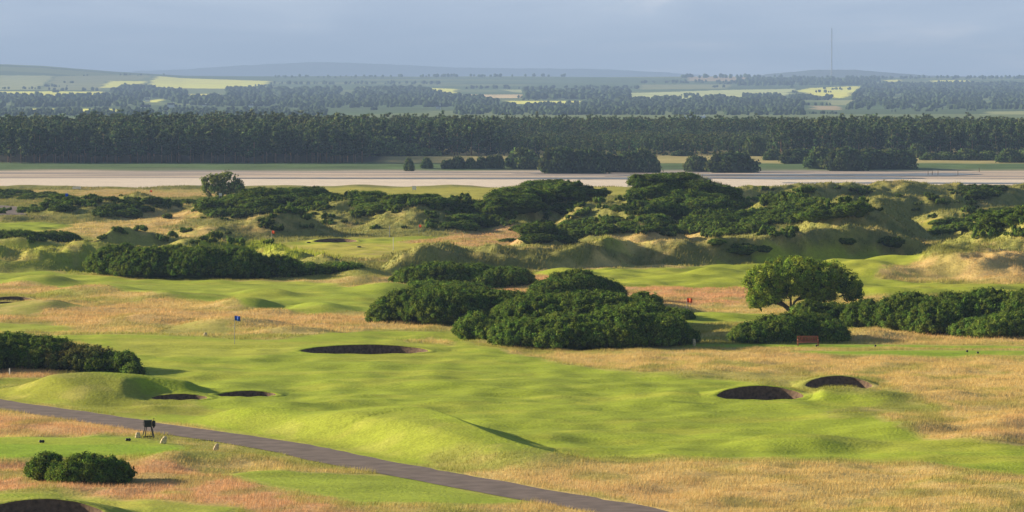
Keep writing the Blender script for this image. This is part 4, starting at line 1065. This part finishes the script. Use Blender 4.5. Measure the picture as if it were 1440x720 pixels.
for i, (px, pb, top, hw, k, _) in enumerate(shr):
    z0 = -1.6; x, y = plane(px, pb, z0); x = float(x); y = float(min(y, 1420)); x = (px - 720) * y / F; z0 = float(hgt(np.array([x]), np.array([y]))[0])
    s = scale_at(y); h = max(0.9, EYE - (top - YH) * y / F - z0); rx = hw / s / 1.15
    tone = ('dark', 'mid green', 'light green')[k]; wide = 'wide' if hw > 18 else 'small' if hw < 9 else 'rounded'
    where = 'beyond the sands in the middle of the view' if px < 720 else 'on the far bank behind the tallest dune' if px < 1070 else 'before the tall conifers on the right'
    lab = f'{wide} {tone} shrub {where}'; grp = f'{wide} {tone} shrubs {where}'
    sc3 = (rx, max(rx * 0.8, 1), h / 1.1)
    if not SPu[k]:
        o = SHP[k]; SPu[k] = True; o.location = (x, y, z0); o.scale = sc3; tag(o, lab, 'shrub', grp)
    else: copy_tree(SHP[k], (x, y, z0 - .05), random.uniform(-.5, .5), sc3, lab, grp, 'shrub')

# ------------------------------------------------------------------ water on the sands
mw, ntw, bw = new_mat('estuary_water')
bw.inputs['Base Color'].default_value = (0.16, 0.16, 0.18, 1); bw.inputs['Roughness'].default_value = 0.3; bw.inputs['IOR'].default_value = 1.33
tcw = ntw.nodes.new('ShaderNodeNewGeometry'); nw = ntw.nodes.new('ShaderNodeTexNoise'); nw.inputs['Scale'].default_value = 0.35; nw.inputs['Detail'].default_value = 3
bpw = ntw.nodes.new('ShaderNodeBump'); bpw.inputs['Strength'].default_value = 0.3; bpw.inputs['Distance'].default_value = 0.06
ntw.links.new(tcw.outputs['Position'], nw.inputs['Vector']); ntw.links.new(nw.outputs['Fac'], bpw.inputs['Height']); ntw.links.new(bpw.outputs[0], bw.inputs['Normal'])
def water(pts_top, pts_bot, z=-3.3):
    px = np.linspace(pts_top[0][0], pts_top[-1][0], 90)
    t = np.interp(px, [p[0] for p in pts_top], [p[1] for p in pts_top]); b = np.interp(px, [p[0] for p in pts_bot], [p[1] for p in pts_bot])
    t = t + 0.25 * noise(px / 22, px * 0, 5); b = b + 0.25 * noise(px / 17, px * 0, 6); b = np.maximum(b, t + 0.02)
    xt, yt = plane(px, t, z); xb, yb = plane(px, b, z)
    V = np.concatenate([np.stack([xb, yb, 0 * xb + z], 1), np.stack([xt, yt, 0 * xt + z], 1)]); n = len(px)
    i = np.arange(n - 1)
    tag(mesh_obj('water', V, quads=np.stack([i, i + 1, i + 1 + n, i + n], 1), mat=mw), kind='structure')
water([(850, 247.5), (930, 245.2), (1080, 244.6), (1240, 244.2), (1330, 243.4), (1380, 244.6)], [(850, 247.8), (930, 246.4), (1080, 246.6), (1240, 247.4), (1330, 247.2), (1380, 245.2)], -3.30)
water([(960, 249.6), (1090, 248.8), (1240, 249), (1300, 250.4)], [(960, 250), (1090, 252.0), (1240, 251.8), (1300, 250.8)], -3.30)
water([(300, 250.6), (380, 249.7), (700, 250.2), (900, 249.6), (1000, 251.4)], [(300, 250.9), (380, 250.8), (600, 251.2), (800, 251.6), (1000, 252.2)], -3.29)
water([(440, 238.2), (560, 237.6), (760, 237.9)], [(440, 238.7), (560, 238.9), (760, 238.6)], -3.28)
water([(720, 243.8), (800, 243.4), (900, 243.9)], [(720, 244), (800, 244.3), (900, 244.2)], -3.28)
water([(1100, 256.6), (1240, 256.2), (1500, 257)], [(1100, 257.2), (1240, 258), (1500, 258.6)], -3.31)

# ------------------------------------------------------------------ far hills
def hill_z(x, y):
    p = 720 + x * F / y
    z = np.interp(y, [1900, 2600, 4000, 5000, 6000, 7000, 8000, 9000, 10000, 11000, 11800, 13000], [-4, -1.5, 2, 6, 12, 19, 27, 38, 50, 60, 63, 40])
    left = np.interp(p, [-3000, -200, 0, 60, 160, 260, 400], [45, 38, 34, 30, 15, 3, 0]) * np.exp(-((y - 10800) / 2200) ** 2)
    z = z + left - np.interp(p, [1000, 1200, 2000], [0, 3, 3]) * np.exp(-((y - 11000) / 2000) ** 2)
    return z + 1.6 * noise(x / 420, y / 700, 201) * sstep(2500, 5000, y) + 2.4 * noise(x / 900, y / 1500, 202) * sstep(6000, 9000, y)
YH2 = np.geomspace(1900, 12500, 700)
def hill_hit(px, py):
    px = np.atleast_1d(np.asarray(px, float)); py = np.atleast_1d(np.asarray(py, float)); rx, rz = ray(px, py)
    X = rx[:, None] * YH2[None]; Z = EYE + rz[:, None] * YH2[None]; H = hill_z(X, np.broadcast_to(YH2[None], X.shape))
    b = Z < H; i = np.where(b.any(1), b.argmax(1), len(YH2) - 1); y = YH2[i]; x = rx * y
    return x, y, hill_z(x, y)
YEL, PALE, TANF = C(0.95, 0.90, 0.18), C(0.55, 0.60, 0.26), C(0.75, 0.58, 0.33)  # bright crop colours also stand in for sunlight between cloud shadows
FIELDS = [(YEL, [(203, 123), (222, 107), (380, 114), (366, 125)]), (YEL, [(141, 124), (155, 114), (205, 114), (195, 122)]), (YEL, [(-60, 129), (140, 129), (157, 131), (157, 135), (20, 137), (-60, 137)]),
    (YEL, [(260, 132), (305, 132), (305, 136), (262, 138)]), (YEL, [(208, 141), (232, 139), (225, 144), (210, 144)]), (YEL, [(40, 153), (165, 153), (165, 157), (40, 157.5)]),
    (YEL, [(507, 122), (560, 122), (640, 125), (640, 131), (610, 132), (590, 126)]), (TANF, [(636, 133), (738, 133), (735, 138), (640, 138)]), (YEL, [(712, 142), (815, 142), (810, 147), (715, 146)]),
    (PALE * 1.1, [(880, 131), (1010, 127), (1120, 125), (1100, 135), (1010, 138), (890, 141)]), (YEL, [(1118, 128), (1135, 124), (1212, 121), (1185, 138), (1172, 138)]),
    (YEL, [(1244, 113), (1266, 112), (1266, 115), (1246, 115)]), (YEL, [(1310, 113), (1362, 113), (1362, 117), (1312, 116)]), (PALE * 0.7, [(-60, 107), (75, 107), (48, 126), (-60, 127)]),
    (PALE * 0.5, [(75, 108), (215, 106), (200, 112), (150, 114), (138, 127), (60, 127)]), (PALE * 0.5, [(900, 119), (1030, 119), (1020, 125), (900, 126)]), (PALE * 0.6, [(1160, 140), (1215, 141), (1215, 148), (1165, 148)]), (TANF * 0.6, [(1140, 149), (1180, 149), (1178, 155), (1142, 154)]),
    (TANF * 0.6, [(960, 107), (1080, 111), (1080, 115), (970, 114)]), (PALE * 0.8, [(700, 126), (880, 126), (870, 131), (740, 131)]), (TANF * 0.8, [(820, 131), (865, 131), (865, 134), (820, 134)]), (PALE * 0.6, [(1385, 157), (1500, 156), (1500, 161), (1390, 161)])]
cch = np.concatenate([-np.geomspace(5200, 830, 12), np.arange(-800, 801, 5.0), np.geomspace(830, 5200, 12)])
yh = np.concatenate([np.geomspace(1900, 12200, 420), [13000, 14000]])
YY, CC = np.meshgrid(yh, cch, indexing='ij'); XX = CC * YY / F
ZZ = hill_z(XX, YY)
nA = fbm(XX / 500, YY / 900, 3, 211)
cell = np.floor(XX / 330 + 0.35 * noise(XX / 700, YY / 900, 5) * 2 + 0.0004 * YY); cel2 = np.floor(YY / 520 + 0.6 * noise(XX / 900, YY / 800, 6))
rc = _h(cell.astype(np.int64), cel2.astype(np.int64), 9)[..., None]
HC = C(0.085, 0.14, 0.05) * (0.8 + 0.5 * rc) + C(0.06, 0.04, 0.01) * (rc > 0.7)  # dark grass colour also stands in for cloud shadow over the hills
HC = HC * np.ones(XX.shape + (1,), np.float32)
for fc, P in FIELDS:
    P = np.array(P, float); x, y, z = hill_hit(P[:, 0], P[:, 1]); m = pip(XX + 10 * noise(XX / 60, YY / 60, 8), YY, np.stack([x, y], 1))
    tram = 1 + 0.10 * (np.sin(XX / 5.5) > 0.8)
    HC[m] = fc * (1 + 0.12 * nA[m])[:, None] * tram[m][:, None] ** -1
nr, ncl = XX.shape; idx = np.arange(nr * ncl, dtype=np.int32).reshape(nr, ncl)
tag(mesh_obj('hills', np.stack([XX, YY, ZZ], -1).reshape(-1, 3), quads=np.stack([idx[:-1, :-1], idx[:-1, 1:], idx[1:, 1:], idx[1:, :-1]], -1).reshape(-1, 4), mat=MAT_HILL, col=np.clip(HC, 0, 0.9).reshape(-1, 3)), kind='structure')
def mountains(pts, D):
    px = np.linspace(pts[0][0], pts[-1][0], 220); py = np.interp(px, [p[0] for p in pts], [p[1] for p in pts]); py = py + 0.7 * noise(px / 23, px * 0, 3) + 0.3 * noise(px / 7, px * 0, 4)
    top = EYE + (YH - py) * D / F; x = (px - 720) * D / F
    rows = [(D - 1000, 0.0), (D - 700, 0.35), (D - 300, 0.85), (D, 1.0), (D + 500, 0.6), (D + 1000, 0.0)]
    V = np.concatenate([np.stack([x, 0 * x + d, -5 + (top + 5) * f], 1) for d, f in rows]); n = len(px); ii = np.arange(len(rows) * n).reshape(len(rows), n)
    col = np.tile(C(0.09, 0.11, 0.08), (len(V), 1))
    tag(mesh_obj('hills', V, quads=np.stack([ii[:-1, :-1], ii[:-1, 1:], ii[1:, 1:], ii[1:, :-1]], -1).reshape(-1, 4), mat=MAT_HILL, col=col), kind='structure')
mountains([(-300, 110), (100, 104), (250, 98), (340, 92), (450, 87), (560, 91), (640, 95), (720, 96), (840, 97), (940, 102), (1060, 112)], 23500)
mountains([(1020, 114), (1080, 104), (1150, 98), (1200, 98), (1260, 103), (1320, 107), (1400, 108), (1700, 108)], 15500)

# woods and hedges on the hills: uncountable
def far_woods():
    rng = np.random.default_rng(9)
    W = []
    def area(poly, n, h): W.append((np.array(poly, float), n, h))
    area([(-40, 136), (160, 137), (200, 140), (200, 150), (-40, 152)], 700, 9)
    area([(-40, 156), (460, 154), (460, 163), (-40, 163)], 900, 7)
    area([(155, 124), (200, 124), (232, 128), (230, 138), (160, 136)], 260, 10)
    area([(235, 130), (260, 132), (262, 140), (236, 140)], 90, 10)
    area([(230, 139), (480, 138), (520, 132), (620, 134), (700, 142), (700, 150), (440, 152), (260, 148)], 1500, 9)
    area([(320, 128), (480, 128), (470, 137), (320, 138)], 500, 10)
    area([(500, 128), (590, 127), (620, 136), (500, 136)], 380, 10)
    area([(735, 130), (885, 130), (885, 140), (740, 140)], 420, 10)
    area([(640, 150), (1130, 145), (1130, 162), (640, 162)], 1900, 8)
    area([(830, 143), (1000, 139), (1130, 142), (1120, 150), (830, 150)], 800, 9)
    area([(1045, 134), (1100, 134), (1098, 140), (1046, 140)], 150, 6)
    area([(1110, 136), (1170, 136), (1170, 141), (1112, 141)], 150, 6)
    area([(1218, 118), (1500, 118), (1500, 139), (1198, 139)], 1900, 8)
    area([(1200, 140), (1500, 140), (1500, 154), (1190, 154)], 900, 8)
    area([(1030, 113), (1250, 112), (1220, 120), (1035, 121)], 500, 9)
    for (x0, x1, yv, k, h) in ((380, 560, 108.3, 34, 7), (560, 720, 107.5, 46, 9), (720, 800, 107, 26, 10), (800, 960, 106, 80, 11), (960, 1110, 109, 34, 10), (110, 240, 106, 10, 5), (1110, 1440, 110, 120, 8), (60, 260, 127, 40, 6), (380, 620, 118, 60, 7), (650, 900, 124, 70, 7), (900, 1120, 116, 60, 7)):
        area([(x0, yv - .5), (x1, yv - .5), (x1, yv + 1.2), (x0, yv + 1.2)], k, h)
    for i in range(60):
        cx = rng.uniform(-20, 1460); cy_ = rng.uniform(116, 160); ww = rng.uniform(6, 40); area([(cx, cy_), (cx + ww, cy_ + .1), (cx + ww, cy_ + .9), (cx, cy_ + .8)], int(ww / 3), 5)
    P, Hh = [], []
    for poly, n, h in W:
        lo = poly.min(0); hi = poly.max(0); q = np.stack([rng.uniform(lo[0], hi[0], n * 3), rng.uniform(lo[1], hi[1], n * 3)], 1)
        nz = noise(q[:, 0] / 25, q[:, 1] / 5, 12)
        q = q[pip(q[:, 0], q[:, 1], poly) & ((nz > -0.35) | (n < 130))][:n]
        if len(q): P.append(q); Hh.append(np.full(len(q), h) * rng.uniform(0.6, 1.25, len(q)))
    P = np.concatenate(P); Hh = np.concatenate(Hh); x, y, z = hill_hit(P[:, 0], P[:, 1])
    Hh = Hh * np.clip(y / 7000, 0.5, 1.0) * 0.85
    iv, it = ICO1; n = len(x)
    jit = 1 + rng.normal(0, 0.14, (n, len(iv), 1))
    r_ = Hh * rng.uniform(0.38, 0.62, n)
    V = np.stack([x, y, z + Hh * 0.45], 1)[:, None] + iv[None] * jit * np.stack([r_, r_, Hh * 0.55], 1)[:, None]
    T = (it[None] + (np.arange(n) * len(iv))[:, None, None]).reshape(-1, 3)
    col = np.repeat((C(0.045, 0.075, 0.03)[None] * rng.uniform(0.6, 1.5, (n, 1)))[:, None], len(iv), 1).reshape(-1, 3)
    tag(mesh_obj('distant_woods', V.reshape(-1, 3), tris=T, mat=MAT_PINE, col=col.astype(np.float32)), 'blue green woods and hedges spread over the far hills', 'woods', kind='stuff')
far_woods()

# cottages on the hillside
def cottage(px, py, w_, label, wall=MAT_WHITE, roof=MAT_SLATE, name='cottage', cat='house', hf=0.42):
    x, y, z = [float(v[0]) for v in hill_hit([px], [py])]
    t = empty(name, (x, y - 25, z), label, cat, 'pale houses on the far hillside')
    h = w_ * hf; d = w_ * (0.6 if hf > .3 else .3)
    V = [(-w_/2, -d/2, -1), (w_/2, -d/2, -1), (w_/2, d/2, -1), (-w_/2, d/2, -1), (-w_/2, -d/2, h), (w_/2, -d/2, h), (w_/2, d/2, h), (-w_/2, d/2, h), (-w_/2, 0, h + d*.42), (w_/2, 0, h + d*.42)]
    mesh_obj('wall', V, faces=[(0, 1, 5, 4), (1, 2, 6, 9, 5), (2, 3, 7, 6), (3, 0, 4, 8, 7)], mat=wall, parent=t, smooth=False)
    a = w_/2 + .3
    V = [(-a, -d/2 - .3, h - .1), (a, -d/2 - .3, h - .1), (a, 0, h + d*.42 + .12), (-a, 0, h + d*.42 + .12), (-a, d/2 + .3, h - .1), (a, d/2 + .3, h - .1)]
    r_ = mesh_obj('roof', V, faces=[(0, 1, 2, 3), (3, 2, 5, 4)], mat=roof, parent=t, smooth=False)
    part('chimney', [box((a - .9, 0, h + d*.42 + .5), (.7, .7, 1.4))], wall, r_)
for c in ((297, 147, 5, 'white house among the trees below the small yellow field'), (290, 150, 4, 'small white house just below its neighbour left of centre of the village'), (267, 136, 5, 'white house at the left end of the small yellow strip field'), (307, 136, 5, 'white house at the right end of the small yellow strip field'), (322, 136, 5, 'white house alone by the wood right of the yellow strip'),
          (210, 143, 6, 'cream house by the tiny yellow field'), (234, 136, 4, 'pale house between two dark woods'), (208, 156, 9, 'long low pale building above the plantation'), (243, 151, 7, 'pinkish farm building near the village'), (355, 151, 5, 'pale house in the woods right of the village'), (617, 153, 5, 'tiny white house above the middle of the forest'), (1360, 138, 6, 'white house in the woods on the right')):
    cottage(*c)
cottage(975, 169, 15, 'long white shed roof showing above the middle forest', roof=MAT_WHITE, name='shed', cat='shed', hf=.09)

# radio mast
def mast():
    y = 10200.0; x = (1169 - 720) * y / F; z = float(hill_z(np.array([x]), np.array([y]))[0]); top = EYE + (YH - 38) * y / F; h = top - z
    t = empty('radio_mast', (x, y, z), 'very tall thin guyed radio mast on the horizon', 'mast')
    ps = []; a = 1.1
    for k in range(3):
        q = k * 2.094; ps.append(tube([(a * math.cos(q), a * math.sin(q), -2), (a * math.cos(q), a * math.sin(q), h * .97)], 0.42, 5))
    m = int(h / 4)
    for i in range(m):
        z0 = i * h * .97 / m; z1 = (i + 1) * h * .97 / m
        for k in range(3):
            q = k * 2.094; q2 = (k + 1) * 2.094; ps.append(tube([(a * math.cos(q), a * math.sin(q), z0), (a * math.cos(q2), a * math.sin(q2), z1)], 0.14, 4))
    part('lattice', ps, MAT_SLATE, t); part('antenna', [tube([(0, 0, h * .95), (0, 0, h)], .35, 6)], MAT_STEEL, t)
    for k in range(3):
        q = k * 2.094 + .4
        part('guy_wire', [tube([(0, 0, h * f), (math.cos(q) * h * .35 * f, math.sin(q) * h * .35 * f, -2)], .07, 4) for f in (.35, .65, .92)], MAT_STEEL, t)
mast()

# ------------------------------------------------------------------ small things on the links
def gp(px, py):
    x, y, z = hit([px], [py]); return float(x[0]), float(y[0]), float(z[0])
def flag(px, py, top, mat, label, wf=0.55, hf=0.38):
    x, y, z = gp(px, py); h = EYE - (top - YH) * y / F - z; h = min(max(h, 1.5), 2.6)
    t = empty('flagstick', (x, y, z), label, 'golf flag', 'flags marking the holes', rz=-0.6)
    part('pole', [tube([(0, 0, -.1), (0, 0, h)], 0.022, 8)], MAT_STEEL, t)
    nx = 10; V = []
    for i in range(nx + 1):
        u = i / nx
        for zz in (0, 1):
            V.append((u * wf, 0.07 * math.sin(u * 6.5), h - hf * (1 - zz) - .03 * u - 0.01))
    V2 = [(a_, b_ + .012, c_) for a_, b_, c_ in V]; n = len(V)
    Fc = [(2*i, 2*i+2, 2*i+3, 2*i+1) for i in range(nx)] + [(n + 2*i+1, n + 2*i+3, n + 2*i+2, n + 2*i) for i in range(nx)] + [(2*i+2, 2*i, n+2*i, n+2*i+2) for i in range(nx)] + [(2*i+1, 2*i+3, n+2*i+3, n+2*i+1) for i in range(nx)]
    mesh_obj('flag', V + V2, faces=Fc, mat=mat, parent=t)
    part('hole_cup', [tube([(0, 0, -.1), (0, 0, .004)], .054, 14)], MAT_BLACK, t)
flag(330, 484, 444, MAT_BLUE, 'blue flag on a thin grey pole on the near green')
flag(966, 446, 419, MAT_RED, 'orange red flag beside the windswept tree')
flag(382, 343, 333, MAT_RED, 'tiny red flag on the distant yellow green near the far bunker', .45, .34)
flag(589, 331, 326, MAT_RED, 'tiny orange flag on the far tan fairway', .45, .34)
flag(211, 281, 276, MAT_RED, 'tiny red flag on the far left plain', .45, .34)

def bench(px, py):
    x, y, z = gp(px, py); t = empty('park_bench', (x, y, z - 0.18), 'reddish brown wooden slatted bench in front of a gorse bush', 'bench'); w_ = 1.65
    part('seat', [box((0, -.05 - .1 * k, .44), (w_, .08, .035)) for k in range(5)], MAT_WOOD, t)
    part('backrest', [box((-w_/2 + .09 + k * (w_ - .18) / 13, .12, .68), (.06, .03, .42)) for k in range(14)] + [box((0, .12, .90), (w_, .05, .07)), box((0, .12, .48), (w_, .045, .05))], MAT_WOOD, t)
    for s in (-1, 1):
        part('armrest', [box((s * (w_/2 - .03), -.17, .66), (.07, .6, .04))], MAT_WOOD, t)
        part('leg', [box((s * (w_/2 - .03), -.44, .33), (.07, .07, .66))], MAT_WOOD, t)
        part('leg', [box((s * (w_/2 - .03), .14, .45), (.07, .07, .9))], MAT_WOOD, t)
bench(1136, 486.5)

def stand(px, py):
    x, y, z = gp(px, py); t = empty('ball_washer_stand', (x, y, z), 'black box and ball washer on four splayed legs beside the path', 'golf stand')
    for (ax, ay) in ((-.36, -.25), (.36, -.25), (-.24, .25), (.24, .25)):
        part('leg', [tube([(ax, ay, -.05), (ax * .55, ay * .5, .62)], .028, 8)], MAT_BLACK, t)
    part('crossbar', [tube([(-.34, -.24, .06), (.34, -.24, .06)], .02, 6), tube([(-.23, .24, .06), (.23, .24, .06)], .02, 6), tube([(-.34, -.24, .06), (-.23, .24, .06)], .02, 6), tube([(.34, -.24, .06), (.23, .24, .06)], .02, 6)], MAT_BLACK, t)
    part('bin_box', [box((-.03, 0, .80), (.42, .34, .36))], MAT_BLACK, t)
    part('lid', [box((-.03, 0, .995), (.48, .40, .04))], MAT_BLACK, t)
    part('side_handle', [tube([(-.26, 0, .92), (-.31, 0, .88), (-.31, 0, .74), (-.26, 0, .70)], .02, 6)], MAT_BLACK, t)
    b_ = part('ball_washer', [tube([(.30, 0, .55), (.30, 0, .62), (.30, 0, .68), (.30, 0, .94), (.30, 0, .98)], [.03, .05, .10, .10, .06], 14)], MAT_BLACK, t, True)
    part('handle', [tube([(.30, 0, .98), (.30, 0, 1.10)], .015, 6), tube([(.26, 0, 1.10), (.34, 0, 1.10)], .018, 6)], MAT_BLACK, b_)
stand(209, 616)

def stone(px, py, w_, h, lean, label):
    x, y, z = gp(px, py); iv, it = ico(2); rng = np.random.default_rng(int(px))
    v = iv.copy(); v = np.sign(v) * np.abs(v) ** 0.6
    v *= (1 + rng.normal(0, .04, (len(v), 1))); v[:, 0] *= w_ / 2 * (1.0 - 0.25 * v[:, 2]); v[:, 1] *= w_ * .4; v[:, 2] = (v[:, 2] + .7) * h * .6; v[:, 0] += lean * v[:, 2]
    o = mesh_obj('marker_stone', v, tris=it, mat=MAT_STONE, smooth=False); o.location = (x, y, z); tag(o, label, 'stone', 'pale stones lining the path edge')
stone(194, 616, .30, .32, .0, 'small pale stone at the foot of the black stand')
stone(229, 624, .34, .40, .35, 'pale leaning stone right of the black stand')
stone(303, 634, .28, .38, .3, 'pale leaning stone alone by the path bend')
stone(289, 473, .30, .3, 0, 'small pale stone left of the blue flag')

def marker(px, py, mat, label, r_=.09, grp='small tee markers'):
    x, y, z = gp(px, py); t = empty('tee_marker', (x, y, z), label, 'tee marker', grp)
    n = 12; part('head', [tube([(0, 0, .02), (0, 0, .05), (0, 0, .11), (0, 0, .16), (0, 0, .18)], [r_ * .6, r_, r_ * 1.05, r_ * .7, r_ * .2], n)], mat, t, True)
    part('spike', [tube([(0, 0, -.1), (0, 0, .03)], .015, 6)], MAT_STEEL, t)
marker(57, 624, MAT_BLACK, 'left black tee marker of the pair nearest the near left tee front')
marker(60.5, 624, MAT_BLACK, 'right black tee marker of the pair at the left side of the near tee')
marker(178.5, 621, MAT_BLACK, 'left black tee marker of the pair close to the stand')
marker(182, 621, MAT_BLACK, 'right black tee marker of the pair close to the stand')
marker(1148, 488, MAT_BLACK, 'black tee marker on the strip below the bench')
marker(1231, 488, MAT_BLACK, 'black tee marker on the same strip, well right of the bench')
marker(1360, 496, MAT_BLACK, 'left black tee marker on the right hand tee')
marker(1375, 498, MAT_BLACK, 'right black tee marker on the right hand tee')
marker(505, 348, MAT_BLACK, 'round black marker with pale foot on the far tan fairway', .3)
marker(434, 342, MAT_BLACK, 'black marker left of the distant bunker', .3)

def board(px, py, w_, h, mat, label, name='sign_board', z0=.3):
    x, y, z = gp(px, py); t = empty(name, (x, y, z), label, 'sign')
    part('panel', [box((0, 0, z0 + h / 2), (w_, .06, h))], mat, t)
    for s in (-1, 1): part('post', [box((s * w_ * .35, .05, z0 / 2), (.08, .08, z0 + .3))], MAT_STEEL, t)
board(108, 268, 1.7, .5, MAT_WHITE, 'low white board on the far left plain before the beach')
board(582.5, 268, 0.8, .8, MAT_WHITE, 'small square white board on the far green plain', z0=.15)
board(94, 282, 0.45, .7, MAT_BLUE, 'small blue board at the end of the far left gorse')
board(310, 285, .45, .45, MAT_WHITE, 'tiny white board in the gorse below the lone tree', z0=.9)
def post(px, py, h, r_, mat, label, name, cat, grp=None, z=None):
    if z is None: x, y, zz = gp(px, py)
    else:
        x, y = plane(px, py, z); x, y, zz = float(x), float(y), z
    o = part(name, [tube([(0, 0, -.3), (0.01, 0, h * .6), (0, 0.01, h * .96), (0, 0, h)], [r_, r_, r_ * .9, r_ * .55], 8)], mat); o.location = (x, y, zz); tag(o, label, cat, grp)
post(976, 487, .55, .12, MAT_STONE, 'pale wooden stump at the right tip of the central gorse', 'stump', 'stump')
post(13.5, 528, .5, .04, MAT_WHITE, 'thin white stake below the gorse at the left edge', 'white_stake', 'stake')
post(548, 334, 1.6, .06, MAT_STEEL, 'thin grey post by the far green', 'thin_post', 'post')
post(553, 352, 1.7, .035, MAT_WHITE, 'tall thin white post on the far tan fairway', 'white_post', 'post')
for i, px in enumerate((1305, 1311, 1319, 1347, 1377)):
    post(px, 246.5 if i < 4 else 242, 1.3, .09, MAT_BARK, ('leftmost thin post standing in the estuary water', 'second thin post from the left in the estuary', 'middle thin post in the estuary water', 'lone dark post right of the water post row', 'rightmost post on the pale sand bank')[i], 'mooring_post', 'post', 'dark posts in the estuary', z=-3.4)

# ------------------------------------------------------------------ air
mh = bpy.data.materials.new('air'); mh.use_nodes = True; nh = mh.node_tree
for n in list(nh.nodes):
    if n.type != 'OUTPUT_MATERIAL': nh.nodes.remove(n)
pv = nh.nodes.new('ShaderNodeVolumePrincipled'); pv.inputs['Color'].default_value = (0.35, 0.505, 0.84, 1); pv.inputs['Density'].default_value = 0.000098
pv.inputs['Anisotropy'].default_value = 0.0
nh.links.new(pv.outputs[0], nh.nodes['Material Output'].inputs['Volume'])
V, Fc = box((0, 12490, 142), (36000, 25100, 300))
hz = mesh_obj('haze', V, faces=Fc, mat=mh, smooth=False); tag(hz, 'pale blue haze lying over the hills and forest', 'haze', kind='stuff')
print('objects', len(bpy.data.objects), 'polys', sum(len(m.polygons) for m in bpy.data.meshes))
